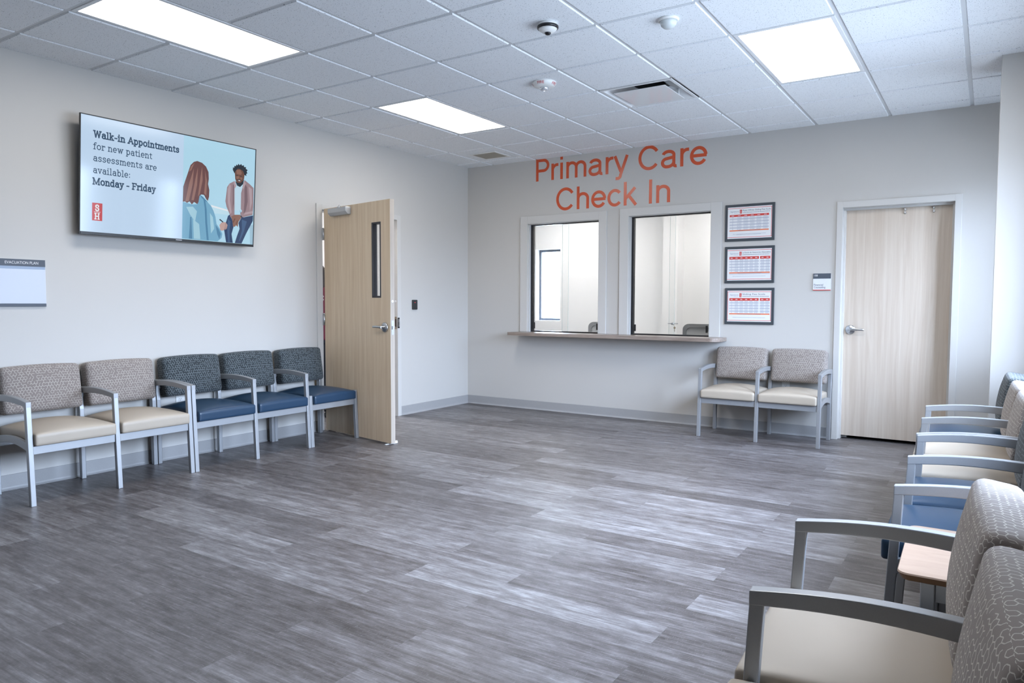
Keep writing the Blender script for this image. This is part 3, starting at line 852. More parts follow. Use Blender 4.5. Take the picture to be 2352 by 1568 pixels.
# local frame: x out of the wall, y along the wall, z up
m = MB(); m.box(-0.012, 0.0, 0, TVW, 0, TVH); m.box(-0.060, -0.012, 0.18, TVW - 0.18, 0.05, 0.50)
m.build('housing', M['black'], tv, bevel=0.002)
m = MB()
m.box(-0.004, 0.006, 0, 0.006, 0, TVH); m.box(-0.004, 0.006, TVW - 0.006, TVW, 0, TVH); m.box(-0.004, 0.006, 0.006, TVW - 0.006, TVH - 0.006, TVH)
m.box(-0.004, 0.008, 0.006, TVW - 0.006, 0, 0.020)
bz = m.build('bezel', M['black'], tv, bevel=0.001)
m = MB(); m.box(0.008, 0.0085, 0.72, 0.77, 0.008, 0.013)
m.build('bezel_mark', M['closer'], bz)
E0 = 0.46
def em(n, c, k=1.0): return emit(n, c, E0 * k, 0.10)
MS = dict(bg=em('screen_pale_blue', (0.60, 0.78, 1.0)), pic=em('screen_sky_blue', (0.50, 0.80, 0.98)), txt=em('screen_ink', (0.045, 0.095, 0.17)),
          red=em('screen_red', (0.62, 0.045, 0.05)), white=em('screen_white', (0.9, 0.95, 1.0)),
          hair=em('screen_brown', (0.17, 0.075, 0.075)), hair2=em('screen_brown_light', (0.34, 0.18, 0.15)), jack=em('screen_denim', (0.20, 0.46, 0.66)),
          jack2=em('screen_denim_dark', (0.085, 0.26, 0.44)), jack3=em('screen_denim_light', (0.42, 0.70, 0.84)), skin=em('screen_skin', (0.60, 0.40, 0.36)), dark=em('screen_black', (0.015, 0.025, 0.04)),
          mskin=em('screen_skin_brown', (0.17, 0.075, 0.05)), mskin2=em('screen_skin_light', (0.30, 0.15, 0.11)), shirt=em('screen_tee', (0.58, 0.80, 0.95)), over=em('screen_mauve', (0.36, 0.25, 0.28)),
          over2=em('screen_mauve_dark', (0.21, 0.135, 0.16)), over3=em('screen_mauve_light', (0.50, 0.38, 0.42)), jean=em('screen_navy', (0.02, 0.055, 0.15)), jean2=em('screen_navy_light', (0.05, 0.12, 0.26)),
          stool=em('screen_stool', (0.40, 0.62, 0.78)), pic2=em('screen_wall_low', (0.60, 0.85, 0.98)))
keys = list(MS); mats = [MS[k] for k in keys]; K = {k: i for i, k in enumerate(keys)}
sx = lambda u, v, lev: (0.0005 + lev * 0.00025, 0.006 + u * (TVW - 0.012) if False else u * TVW, v * TVH)
m = MB(); m.poly([sx(0.004, 0.022, 0), sx(0.996, 0.022, 0), sx(0.996, 0.992, 0), sx(0.004, 0.992, 0)], K['bg'])
sc = m.build('screen', mats, tv, recalc=False)
m = MB()
def shp(pts, k, lev): m.poly([sx(u, v, lev) for u, v in pts], K[k])
shp([(0.538, 0.024), (0.995, 0.024), (0.995, 0.991), (0.538, 0.991)], 'pic', 1)
shp([(0.715, 0.36), (0.84, 0.33), (0.84, 0.345), (0.71, 0.378)], 'white', 2)
shp([(0.715, 0.30), (0.84, 0.30), (0.84, 0.33), (0.715, 0.36)], 'pic2', 2)
SH = {
'jacket':[[0.539,0.374],[0.564,0.368],[0.593,0.359],[0.626,0.368],[0.638,0.463],[0.66,0.444],[0.689,0.4],[0.711,0.368],[0.728,0.322],[0.741,0.266],[0.749,0.199],[0.772,0.154],[0.788,0.107],[0.784,0.066],[0.758,0.029],[0.539,0.03]],
'hair':[[0.54,0.516],[0.55,0.57],[0.565,0.648],[0.58,0.726],[0.6,0.762],[0.62,0.775],[0.649,0.766],[0.674,0.737],[0.69,0.689],[0.693,0.623],[0.689,0.574],[0.698,0.519],[0.697,0.452],[0.69,0.412],[0.679,0.429],[0.666,0.464],[0.65,0.466],[0.638,0.449],[0.633,0.391],[0.626,0.368],[0.615,0.378],[0.606,0.385],[0.593,0.359],[0.579,0.385],[0.564,0.368],[0.552,0.379],[0.539,0.374]],
'hand':[[0.768,0.192],[0.781,0.219],[0.807,0.226],[0.821,0.2],[0.816,0.16],[0.789,0.138],[0.775,0.139]],
'pen':[[0.765,0.243],[0.771,0.252],[0.794,0.226],[0.789,0.219]],
'stool':[[0.93,0.21],[0.984,0.226],[0.994,0.226],[0.994,0.022],[0.978,0.024],[0.972,0.19],[0.93,0.19]],
'jeansL':[[0.864,0.347],[0.822,0.29],[0.807,0.208],[0.799,0.148],[0.814,0.026],[0.859,0.026],[0.849,0.115],[0.861,0.187],[0.853,0.245],[0.842,0.283],[0.865,0.307]],
'jeansR':[[0.901,0.364],[0.906,0.314],[0.913,0.291],[0.894,0.232],[0.902,0.173],[0.886,0.1],[0.872,0.026],[0.918,0.026],[0.95,0.139],[0.992,0.268],[0.993,0.325],[0.927,0.293],[0.909,0.325]],
'mshirt':[[0.866,0.616],[0.88,0.594],[0.914,0.602],[0.92,0.619],[0.905,0.525],[0.908,0.365],[0.885,0.353],[0.864,0.357],[0.858,0.495]],
'overL':[[0.859,0.644],[0.826,0.611],[0.811,0.573],[0.802,0.434],[0.811,0.377],[0.832,0.311],[0.839,0.278],[0.865,0.302],[0.864,0.347],[0.863,0.437],[0.86,0.595]],
'overR':[[0.926,0.67],[0.961,0.638],[0.99,0.604],[0.992,0.411],[0.989,0.329],[0.92,0.292],[0.902,0.324],[0.915,0.356],[0.906,0.375],[0.905,0.535]],
'mface':[[0.859,0.723],[0.863,0.759],[0.89,0.778],[0.914,0.767],[0.925,0.72],[0.922,0.679],[0.91,0.636],[0.893,0.617],[0.874,0.628],[0.863,0.665]],
'beard':[[0.863,0.645],[0.879,0.631],[0.899,0.634],[0.922,0.674],[0.917,0.628],[0.897,0.593],[0.876,0.603]],
'mhair':[[0.845,0.751],[0.846,0.778],[0.853,0.772],[0.856,0.796],[0.864,0.79],[0.868,0.81],[0.876,0.802],[0.882,0.822],[0.89,0.808],[0.9,0.824],[0.906,0.808],[0.918,0.816],[0.92,0.798],[0.933,0.802],[0.932,0.784],[0.945,0.775],[0.938,0.756],[0.945,0.742],[0.936,0.735],[0.937,0.712],[0.925,0.72],[0.914,0.757],[0.89,0.772],[0.876,0.769],[0.864,0.744],[0.857,0.718]],
'hands':[[0.842,0.288],[0.865,0.309],[0.902,0.316],[0.912,0.29],[0.893,0.242],[0.889,0.191],[0.877,0.205],[0.868,0.188],[0.857,0.191],[0.852,0.245]],
}
for k, mk, lev in (('jacket', 'jack', 3), ('hair', 'hair', 5), ('hand', 'skin', 3), ('pen', 'dark', 4), ('stool', 'stool', 2), ('jeansL', 'jean', 3), ('jeansR', 'jean', 3),
                   ('mshirt', 'shirt', 4), ('overL', 'over', 5), ('overR', 'over', 5), ('mface', 'mskin', 6), ('beard', 'dark', 7), ('mhair', 'dark', 7), ('hands', 'mskin2', 6)):
    shp(SH[k], mk, lev)
# folds, hair strands and facial features inside the picture
for a in ([[0.553,0.38],[0.575,0.56],[0.60,0.70],[0.595,0.55],[0.575,0.39]], [[0.59,0.40],[0.61,0.60],[0.625,0.72],[0.622,0.55],[0.604,0.40]],
          [[0.628,0.44],[0.64,0.62],[0.65,0.73],[0.655,0.6],[0.64,0.47]], [[0.665,0.48],[0.672,0.6],[0.668,0.70],[0.682,0.6],[0.680,0.46]], [[0.57,0.66],[0.585,0.72],[0.605,0.755],[0.60,0.74],[0.585,0.68]]):
    shp(a, 'hair2', 6)
shp([[0.662,0.43],[0.672,0.34],[0.678,0.20],[0.690,0.032],[0.702,0.032],[0.690,0.20],[0.684,0.33],[0.676,0.40]], 'jack2', 4)
shp([[0.585,0.24],[0.592,0.24],[0.600,0.034],[0.580,0.034]], 'jack2', 4)
shp([[0.56,0.33],[0.60,0.34],[0.625,0.30],[0.615,0.20],[0.585,0.26]], 'jack3', 4)
shp([[0.603,0.22],[0.640,0.18],[0.650,0.036],[0.610,0.036]], 'jack3', 4)
shp([[0.705,0.30],[0.725,0.26],[0.735,0.15],[0.715,0.10],[0.71,0.2]], 'jack3', 4)
shp([[0.742,0.19],[0.762,0.155],[0.778,0.105],[0.770,0.05],[0.755,0.10],[0.748,0.15]], 'jack2', 4)
shp([[0.638,0.463],[0.66,0.444],[0.690,0.40],[0.676,0.405],[0.655,0.43]], 'jack2', 6)
shp([[0.826,0.611],[0.835,0.59],[0.832,0.45],[0.846,0.33],[0.836,0.31],[0.818,0.42],[0.815,0.55]], 'over3', 6)
shp([[0.848,0.60],[0.855,0.61],[0.858,0.42],[0.852,0.36]], 'over2', 6)
shp([[0.926,0.64],[0.945,0.60],[0.952,0.46],[0.94,0.36],[0.925,0.33],[0.93,0.45]], 'over2', 6)
shp([[0.955,0.61],[0.978,0.59],[0.982,0.45],[0.968,0.36],[0.966,0.47]], 'over3', 6)
shp([[0.925,0.32],[0.988,0.345],[0.988,0.37],[0.94,0.345]], 'over3', 6)
shp([[0.862,0.64],[0.872,0.60],[0.862,0.57],[0.852,0.63]], 'over3', 7); shp([[0.922,0.655],[0.912,0.60],[0.922,0.575],[0.935,0.64]], 'over3', 7)
shp([[0.915,0.27],[0.95,0.255],[0.93,0.14],[0.905,0.05],[0.90,0.05],[0.918,0.16]], 'jean2', 4); shp([[0.822,0.26],[0.84,0.24],[0.835,0.14],[0.838,0.03],[0.828,0.03],[0.82,0.14]], 'jean2', 4)
shp([[0.868,0.755],[0.895,0.765],[0.906,0.735],[0.90,0.715],[0.872,0.715]], 'mskin2', 7); shp([[0.868,0.69],[0.882,0.70],[0.884,0.672],[0.872,0.668]], 'mskin2', 7); shp([[0.898,0.695],[0.912,0.685],[0.906,0.665],[0.896,0.672]], 'mskin2', 7)
shp([[0.866,0.706],[0.880,0.708],[0.880,0.703],[0.867,0.700]], 'dark', 8); shp([[0.893,0.705],[0.908,0.702],[0.908,0.697],[0.894,0.699]], 'dark', 8)
shp([[0.884,0.70],[0.889,0.70],[0.892,0.676],[0.882,0.676]], 'mskin2', 8); shp([[0.880,0.657],[0.892,0.660],[0.899,0.654],[0.890,0.650]], 'white', 9)
shp([[0.872,0.662],[0.892,0.667],[0.905,0.657],[0.90,0.652],[0.892,0.661],[0.874,0.656]], 'dark', 8)
shp([[0.858,0.22],[0.872,0.27],[0.868,0.275],[0.854,0.24]], 'mskin', 7); shp([[0.880,0.21],[0.888,0.25],[0.884,0.26],[0.876,0.22]], 'mskin', 7)
shp([[0.908,0.31],[0.917,0.292],[0.912,0.288],[0.904,0.305]], 'dark', 7)
m.build('screen_picture', mats, sc, recalc=False)

# slab-serif lettering drawn with strokes
def el(cx, cy, rx, ry, a0, a1, n=14):
    return [(cx + rx * math.cos(math.radians(a0 + (a1 - a0) * k / n)), cy + ry * math.sin(math.radians(a0 + (a1 - a0) * k / n))) for k in range(n + 1)]
def glyph(c):
    sl = lambda x, y, w=0.09: [(x - w, y), (x + w, y)]
    if c == ' ': return 0.25, []
    if c == 'n': return 0.56, [[(.12, 0), (.12, .5)], [(.02, .5), (.12, .5)], el(.28, .32, .16, .17, 180, 0), [(.44, .32), (.44, 0)], sl(.12, 0), sl(.44, 0)]
    if c == 'm': return 0.84, [[(.12, 0), (.12, .5)], [(.02, .5), (.12, .5)], el(.27, .32, .15, .17, 180, 0), [(.42, .32), (.42, 0)], el(.57, .32, .15, .17, 180, 0), [(.72, .32), (.72, 0)], sl(.12, 0, .08), sl(.42, 0, .08), sl(.72, 0, .08)]
    if c == 'r': return 0.42, [[(.13, 0), (.13, .5)], [(.03, .5), (.13, .5)], el(.33, .30, .19, .19, 165, 70), sl(.14, 0, .11), [(.39, .48), (.39, .39)]]
    if c == 'i': return 0.29, [[(.14, 0), (.14, .5)], [(.03, .5), (.14, .5)], sl(.14, 0, .11), [(.135, .65), (.135, .74)]]
    if c == 'l': return 0.29, [[(.14, 0), (.14, .74)], [(.03, .74), (.14, .74)], sl(.14, 0, .11)]
    if c == 'k': return 0.55, [[(.12, 0), (.12, .74)], [(.02, .74), (.12, .74)], [(.12, .19), (.40, .5)], [(.24, .31), (.45, 0)], sl(.12, 0), sl(.44, 0, .08), sl(.39, .5, .09)]
    if c == 'p': return 0.55, [[(.12, -.21), (.12, .5)], [(.02, .5), (.12, .5)], el(.29, .25, .18, .25, 0, 360, 22), sl(.12, -.21)]
    if c == 'b': return 0.55, [[(.12, 0), (.12, .74)], [(.02, .74), (.12, .74)], el(.29, .25, .18, .25, 0, 360, 22)]
    if c == 'd': return 0.56, [[(.42, 0), (.42, .74)], [(.32, .74), (.42, .74)], el(.24, .25, .18, .25, 0, 360, 22), [(.42, 0), (.51, 0)]]
    if c == 'o': return 0.54, [el(.27, .25, .21, .25, 0, 360, 24)]
    if c == 'e': return 0.51, [el(.26, .25, .20, .25, 3, 310, 22), [(.07, .26), (.45, .26)]]
    if c == 's': return 0.47, [[(.40, .37), (.38, .46), (.30, .5), (.19, .5), (.10, .45), (.09, .37), (.15, .30), (.30, .24), (.38, .19), (.40, .12), (.34, .03), (.22, 0), (.11, .02), (.07, .12)]]
    if c == 'a': return 0.52, [el(.25, .36, .16, .14, 160, 0), [(.41, .36), (.41, .02)], el(.24, .15, .17, .15, 0, 360, 18), [(.41, 0), (.49, 0)]]
    if c == 't': return 0.36, [[(.15, .64), (.15, .13)], el(.28, .13, .13, .13, 180, 290), [(.03, .5), (.32, .5)]]
    if c == 'f': return 0.36, [el(.29, .60, .14, .14, 180, 50), [(.15, .60), (.15, 0)], [(.03, .5), (.32, .5)], sl(.15, 0, .11)]
    if c == 'w': return 0.76, [[(.10, .5), (.24, 0), (.38, .5), (.52, 0), (.66, .5)], sl(.10, .5, .08), sl(.66, .5, .08)]
    if c == 'v': return 0.52, [[(.09, .5), (.26, 0), (.43, .5)], sl(.09, .5, .08), sl(.43, .5, .08)]
    if c == 'y': return 0.52, [[(.09, .5), (.27, .02)], [(.44, .5), (.22, -.16), (.12, -.21), (.05, -.20)], sl(.09, .5, .08), sl(.44, .5, .08)]
    if c == 'W': return 0.94, [[(.11, .71), (.28, 0), (.47, .71), (.66, 0), (.83, .71)], sl(.11, .71), sl(.83, .71)]
    if c == 'A': return 0.70, [[(.08, 0), (.35, .71), (.62, 0)], [(.17, .22), (.53, .22)], sl(.08, 0), sl(.62, 0)]
    if c == 'M': return 0.92, [[(.14, 0), (.14, .71), (.46, .05), (.78, .71), (.78, 0)], sl(.14, 0), sl(.78, 0), [(.03, .71), (.14, .71)], [(.78, .71), (.89, .71)]]
    if c == 'F': return 0.60, [[(.14, 0), (.14, .71)], [(.03, .71), (.54, .71)], [(.14, .37), (.42, .37)], sl(.14, 0, .11), [(.54, .71), (.54, .58)]]
    if c == 'S': return 0.58, [[(.48, .52), (.46, .64), (.36, .71), (.24, .71), (.12, .65), (.09, .54), (.14, .44), (.28, .38), (.42, .32), (.50, .22), (.48, .10), (.38, .01), (.24, 0), (.12, .06), (.08, .19)]]
    if c == 'H': return 0.72, [[(.14, 0), (.14, .71)], [(.58, 0), (.58, .71)], [(.14, .36), (.58, .36)], sl(.14, 0), sl(.14, .71), sl(.58, 0), sl(.58, .71)]
    if c == '-': return 0.38, [[(.06, .27), (.32, .27)]]
    if c == ':': return 0.26, [[(.12, .03), (.12, .11)], [(.12, .39), (.12, .47)]]
    return 0.3, []
def strokes(mb, txt, u0, u1, v, size, th, mi, lev, space=0.06):
    """one line of strokes between u0 and u1 (fractions of the screen width), baseline v"""
    adv = 0; parts = []
    for c in txt:
        a, g = glyph(c); parts.append((adv, g)); adv += a + (space if c != ' ' else space)
    sxx = (u1 - u0) * TVW / adv
    for off, g in parts:
        for pl in g:
            P = [((off + x) * sxx, y * size) for x, y in pl]
            for k in range(len(P) - 1):
                a, b = Vector(P[k]), Vector(P[k + 1]); d = (b - a)
                if d.length < 1e-6: continue
                d.normalize(); n = Vector((-d.y, d.x)) * th / 2; e = d * (th * 0.42)
                q = [a - e + n, b + e + n, b + e - n, a - e - n]
                mb.poly([(0.0005 + lev * 0.00025, u0 * TVW + w.x, v * TVH + w.y) for w in q], mi)
m = MB()
strokes(m, 'Walk-in Appointments', 0.064, 0.514, 0.822, 0.0605, 0.0090, K['txt'], 2)
strokes(m, 'for new patient', 0.064, 0.364, 0.722, 0.0590, 0.0056, K['txt'], 2)
strokes(m, 'assessments are', 0.064, 0.390, 0.624, 0.0590, 0.0056, K['txt'], 2)
strokes(m, 'available:', 0.064, 0.252, 0.524, 0.0590, 0.0056, K['txt'], 2)
strokes(m, 'Monday - Friday', 0.062, 0.386, 0.428, 0.0605, 0.0090, K['txt'], 2)
m.build('screen_text', mats, sc, recalc=False)
m = MB()
shp([(0.061, 0.122), (0.1105, 0.122), (0.1105, 0.272), (0.061, 0.272)], 'red', 1)
shp([(0.070, 0.194), (0.1015, 0.194), (0.1015, 0.198), (0.070, 0.198)], 'white', 2)
strokes(m, 'S', 0.0755, 0.0975, 0.207, 0.055, 0.0085, K['white'], 2)
strokes(m, 'H', 0.073, 0.0995, 0.136, 0.055, 0.0075, K['white'], 2)
m.build('screen_logo', mats, sc, recalc=False)
# wall bracket
m = MB()
m.prism([(-0.012, 0.50, 0.30), (-0.060, 0.50, 0.30), (-0.060, 0.50, 0.40), (-0.012, 0.50, 0.40)], (0, 0.44, 0))
m.build('bracket_rail', M['black'], tv)
wb = MB(); wb.box(0.0005, 0.02, 0.45, 0.99, 0.15, 0.55); wb.box(0.02, 0.075, 0.52, 0.56, 0.30, 0.44); wb.box(0.02, 0.075, 0.88, 0.92, 0.30, 0.44)
o = wb.build('wall_mount', M['black'], tv)
o.matrix_parent_inverse = Matrix.Rotation(-tilt, 4, 'Y') @ Matrix.Translation((-0.09, 0, 0))
tag(tv, 'large flat screen television on the left wall showing a walk-in appointments slide', 'television')

# ------------------------------------------------------------------ waiting chairs
def cushion(mb, cx, cy, cz, hx, hy, hz, r, disp=None, nx=16, ny=14, nz=6, xf=None):
    """rounded box with box-projected uv in metres; disp(p, q) moves a point, q = normalised position; xf = final transform"""
    def lin(n, h):
        # finer near the edges
        t = [-1 + 2 * k / n for k in range(n + 1)]
        return [h * math.copysign(abs(math.sin(q * PI / 2)) ** 0.9, q) for q in t]
    gx_, gy_, gz_ = lin(nx, hx), lin(ny, hy), lin(nz, hz)
    def emit_pt(p):
        p = Vector(p)
        inn = Vector((max(-hx + r, min(hx - r, p.x)), max(-hy + r, min(hy - r, p.y)), max(-hz + r, min(hz - r, p.z))))
        d = p - inn
        if d.length > 1e-9: p = inn + d.normalized() * r
        q = Vector((p.x / hx, p.y / hy, p.z / hz))
        if disp: p = disp(p, q)
        p = Vector((p.x + cx, p.y + cy, p.z + cz))
        return xf(p) if xf else p
    idx = {}
    def vid(p):
        k = tuple(round(c, 6) for c in p)
        if k not in idx: idx[k] = len(mb.v); mb.v.append(tuple(emit_pt(p)))
        return idx[k]
    def grid(A, B, mk, uvk):
        for i in range(len(A) - 1):
            for j in range(len(B) - 1):
                P = [mk(A[i], B[j]), mk(A[i + 1], B[j]), mk(A[i + 1], B[j + 1]), mk(A[i], B[j + 1])]
                ids = [vid(p) for p in P]
                if len(set(ids)) < 4: continue
                mb.face(ids, 0, [uvk(p) for p in P], True)
    for s in (-1, 1):
        grid(gx_, gy_, lambda a, b: (a, b, s * hz), lambda p: (p[0] + cx, p[1] + (hz if s > 0 else -hz) * 1.0 + 3.0))
        grid(gx_, gz_, lambda a, b: (a, s * hy, b), lambda p: (p[0] + cx, p[2] + (0 if s < 0 else 5)))
        grid(gy_, gz_, lambda a, b: (s * hx, a, b), lambda p: (s * p[0] + hy + p[1] * (1 if s < 0 else -1) + cx, p[2]))
    return mb

ZA = 0.642
def front_leg_mb(x, top):
    mb = MB(); w, d = 0.0155, 0.0155
    k = top / ZA
    yb, yt = -0.565, -0.565 + 0.035 * k
    mb.hexa([(x - w, yb - d, 0), (x + w, yb - d, 0), (x + w, yb + d, 0), (x - w, yb + d, 0),
             (x - w, yt - d, top), (x + w, yt - d, top), (x + w, yt + d, top), (x - w, yt + d, top)])
    return mb
def rear_leg_mb(x):
    mb = MB(); w = 0.0155
    prof = [(-0.095, 0), (-0.060, 0), (-0.048, 0.38), (-0.042, 0.60), (-0.042, 0.652), (-0.075, 0.652), (-0.080, 0.56), (-0.088, 0.50), (-0.092, 0.38)]
    mb.prism([(x - w, y, z) for y, z in prof], (2 * w, 0, 0)); return mb
def arm_mb(x):
    mb = MB(); w = 0.0163; n = 14; up = []; lo = []
    for k in range(n + 1):
        q = k / n; y = -0.5475 + q * 0.5045
        z = ZA + 0.012 * q + 0.021 * math.sin(PI * min(1, q * 0.95 + 0.02)) * (1 - 0.25 * q)
        up.append((y, z)); lo.append((y, z - 0.033 - 0.011 * q))
    rings = [[(x - w, a[0], a[1]), (x + w, a[0], a[1]), (x + w, b[0], b[1]), (x - w, b[0], b[1])] for a, b in zip(up, lo)]
    mb.loft(rings, smooth=False); return mb
def side_rail_mb(x):
    mb = MB(); w = 0.011; n = 12; rings = []
    for k in range(n + 1):
        q = k / n; y = -0.545 + q * 0.465; z = 0.362 + 0.030 * math.sin(PI * q)
        h = 0.026 - 0.004 * math.sin(PI * q)
        rings.append([(x - w, y, z + h), (x + w, y, z + h), (x + w, y, z - h), (x - w, y, z - h)])
    mb.loft(rings, smooth=False); return mb

_meshcache = {}
def part(name, key, maker, mat, parent, bevel=0.0, loc=(0, 0, 0)):
    if key not in _meshcache: _meshcache[key] = maker().mesh(name, mat)
    o = bpy.data.objects.new(name, _meshcache[key]); COL.objects.link(o); o.parent = parent; o.location = loc
    if bevel:
        b = o.modifiers.new('bevel', 'BEVEL'); b.width = bevel; b.segments = 2; b.limit_method = 'ANGLE'; b.angle_limit = 0.6
    return o

def seat_mb(w):
    def disp(p, q):
        if p.z > 0:
            k = max(0, 1 - q.x * q.x) ** 0.58 * max(0, 1 - q.y * q.y) ** 0.55
            p.z += 0.046 * k
            p.z += 0.008 * max(0, q.y) * max(0, 1 - q.x * q.x)
        return p
    return cushion(MB(), 0, -0.3275, 0.4065, w / 2, 0.2575, 0.0365, 0.013, disp, 24, 22, 8)
def back_mb(w):
    t = math.radians(9.0)
    def disp(p, q):
        if p.y < 0:
            p.y -= 0.024 * max(0, 1 - q.x * q.x) * max(0, 1 - q.z * q.z) ** 0.8
        if p.z > 0: p.z += 0.010 * max(0, 1 - q.x * q.x)
        return p
    def xf(p):
        z, y = p.z - 0.67, p.y + 0.091
        return Vector((p.x, -0.091 + y * math.cos(t) + z * math.sin(t), 0.672 + z * math.cos(t) - y * math.sin(t)))
    return cushion(MB(), 0, -0.091, 0.67, w / 2, 0.056, 0.154, 0.030, disp, 20, 10, 16, xf)

def chair_unit(name, origin, rz, n, pitch, fab, vin, label, arms=True, group=None):
    root = empty(name, origin, rz)
    tag(root, label, 'chair', group)
    for k in range(n + 1):
        x = k * pitch
        part('front_leg', ('fl', arms), lambda: front_leg_mb(0, ZA - 0.003 if arms else 0.448), M['chair_metal'], root, 0.003, (x, 0, 0))
        part('rear_leg', 'rl', lambda: rear_leg_mb(0), M['chair_metal'], root, 0.003, (x, 0, 0))
        part('side_rail', 'sr', lambda: side_rail_mb(0), M['chair_metal'], root, 0.002, (x, 0, 0))
        if arms: part('armrest', 'arm', lambda: arm_mb(0), M['chair_metal'], root, 0.003, (x, 0, 0))
    for k in range(n):
        x = (k + 0.5) * pitch; w = pitch - 0.031
        part('front_rail', ('fr', pitch), lambda: MB().box(-w / 2, w / 2, -0.552, -0.532, 0.316, 0.368), M['chair_metal'], root, 0.002, (x, 0, 0))
        part('back_rail', ('br', pitch), lambda: MB().box(-w / 2, w / 2, -0.080, -0.060, 0.316, 0.366), M['chair_metal'], root, 0.002, (x, 0, 0))
        part('back_brace', ('bb', pitch), lambda: MB().box(-w / 2, w / 2, -0.077, -0.060, 0.585, 0.625), M['chair_metal'], root, 0.002, (x, 0, 0))
        part('seat', ('seat', pitch, vin), lambda: seat_mb(pitch - 0.036), M[vin], root, 0, (x, 0, 0))
        part('backrest', ('back', pitch, fab), lambda: back_mb(pitch - 0.040), M[fab], root, 0, (x, 0, 0))
    return root

LG = 'chairs along the left wall'; RG = 'chairs along the right side'
q = PI / 2
chair_unit('tandem_chair', (0.0, -5.196, 0), q, 2, 0.532, 'fab_taupe', 'vin_cream', 'two-seat silver-framed chair with taupe backs below the television on the left wall', True, LG)
chair_unit('tandem_chair', (0.0, -4.0955, 0), q, 2, 0.532, 'fab_dark', 'vin_navy', 'two-seat silver-framed chair with charcoal backs and navy seats on the left wall', True, LG)
chair_unit('armless_chair', (0.0, -2.997, 0), q, 1, 0.527, 'fab_dark', 'vin_navy', 'single armless charcoal and navy chair touching the open door', False, LG)
chair_unit('tandem_chair', (3.165, -0.003, 0), 0, 2, 0.532, 'fab_taupe', 'vin_cream', 'two-seat silver-framed taupe chair between the reception counter and the closed door')
chair_unit('armless_chair', (5.660, -1.585, 0), -q + 0.02, 1, 0.535, 'fab_dark', 'vin_navy', 'farthest chair on the right, armless with charcoal back and blue seat', False, RG)
chair_unit('tandem_chair', (5.679, -2.170, 0), -q + 0.0284, 2, 0.549, 'fab_taupe', 'vin_cream', 'two-seat taupe and cream chair on the right between the blue-seated chairs', True, RG)
chair_unit('tandem_chair', (5.719, -3.326, 0), -q + 0.011, 2, 0.562, 'fab_dark', 'vin_navy', 'two-seat charcoal and blue chair on the right beyond the small wooden table', True, RG)
chair_unit('tandem_chair', (5.539, -5.038, 0), -q + 0.050, 2, 0.583, 'fab_taupe', 'vin_cream', 'nearest two-seat taupe and cream chair in the lower right corner', True, RG)

# end table
tb = empty('end_table', (5.24, -4.735, 0), 0.02)
m = MB()
def rrect(x0, x1, y0, y1, r, n=5):
    P = []
    for (cx, cy, a0) in ((x1 - r, y1 - r, 0), (x0 + r, y1 - r, 90), (x0 + r, y0 + r, 180), (x1 - r, y0 + r, 270)):
        for k in range(n + 1):
            a = math.radians(a0 + 90 * k / n); P.append((cx + r * math.cos(a), cy + r * math.sin(a)))
    return P
zt_ = 0.520
rings = [[(x, y, zt_ - 0.032) for x, y in rrect(0.040, 0.460, -0.215, 0.215, 0.02)], [(x, y, zt_ - 0.022) for x, y in rrect(0.010, 0.490, -0.245, 0.245, 0.025)],
         [(x, y, zt_ - 0.004) for x, y in rrect(0.0, 0.50, -0.255, 0.255, 0.03)]]
m.loft(rings, 1, cap=True, smooth=False)
top = rrect(0.0, 0.50, -0.255, 0.255, 0.03)
m.loft([[(x, y, zt_ - 0.004) for x, y in top], [(x, y, zt_) for x, y in rrect(0.002, 0.498, -0.253, 0.253, 0.03)]], 0, cap=True, smooth=False)
m.build('table_top', [M['tabletop'], M['tableedge']], tb)
for lx in (0.075, 0.425):
    for ly in (-0.195, 0.195):
        MB().box(lx - 0.018, lx + 0.018, ly - 0.018, ly + 0.018, 0, zt_ - 0.031).build('leg', M['chair_metal'], tb, bevel=0.003)
m = MB()
for ly in (-0.195, 0.195): m.box(0.093, 0.407, ly - 0.010, ly + 0.010, zt_ - 0.085, zt_ - 0.0315)
for lx in (0.075, 0.425): m.box(lx - 0.010, lx + 0.010, -0.177, 0.177, zt_ - 0.085, zt_ - 0.0315)
m.build('apron', M['chair_metal'], tb, bevel=0.002)
MB().box(0.093, 0.407, 0.190, 0.200, 0.10, 0.43).build('side_panel', M['chair_metal'], tb, bevel=0.002)
tag(tb, 'small square end table with a pale wood top between two right-hand chairs', 'table')

# ------------------------------------------------------------------ ceiling fixtures
def troffer(i, j, label, n=2, mat='light'):
    x0, x1 = X0 + G * i, X0 + G * (i + 1); y0, y1 = -5.1140 + G * j, -5.1140 + G * (j + n)
    root = empty('ceiling_light', ((x0 + x1) / 2, (y0 + y1) / 2, H))
    a, b = (x1 - x0) / 2 - 0.013, (y1 - y0) / 2 - 0.013; f_ = 0.026
    m = MB()
    for (p, q_, r0, r1) in ((-a, a, -b, -b + f_), (-a, a, b - f_, b), (-a, -a + f_, -b + f_, b - f_), (a - f_, a, -b + f_, b - f_)):
        m.box(p, q_, r0, r1, -0.001, 0.06)
    m.build('frame', M['white_metal'], root, bevel=0.002)
    m = MB(); m.box(-a + f_, a - f_, -b + f_, b - f_, 0.003, 0.012)
    m.build('diffuser', M[mat], root)
    return tag(root, label, 'ceiling light', 'ceiling light panels')
troffer(1, 0, 'long lit ceiling panel nearest the television, cut by the top of the picture')
troffer(1, 4, 'lit ceiling panel over the corner by the open door')
troffer(6, 4, 'lit ceiling panel above and left of the right-hand column')
troffer(6, 0, 'lit ceiling panel out of view above the near right chairs')

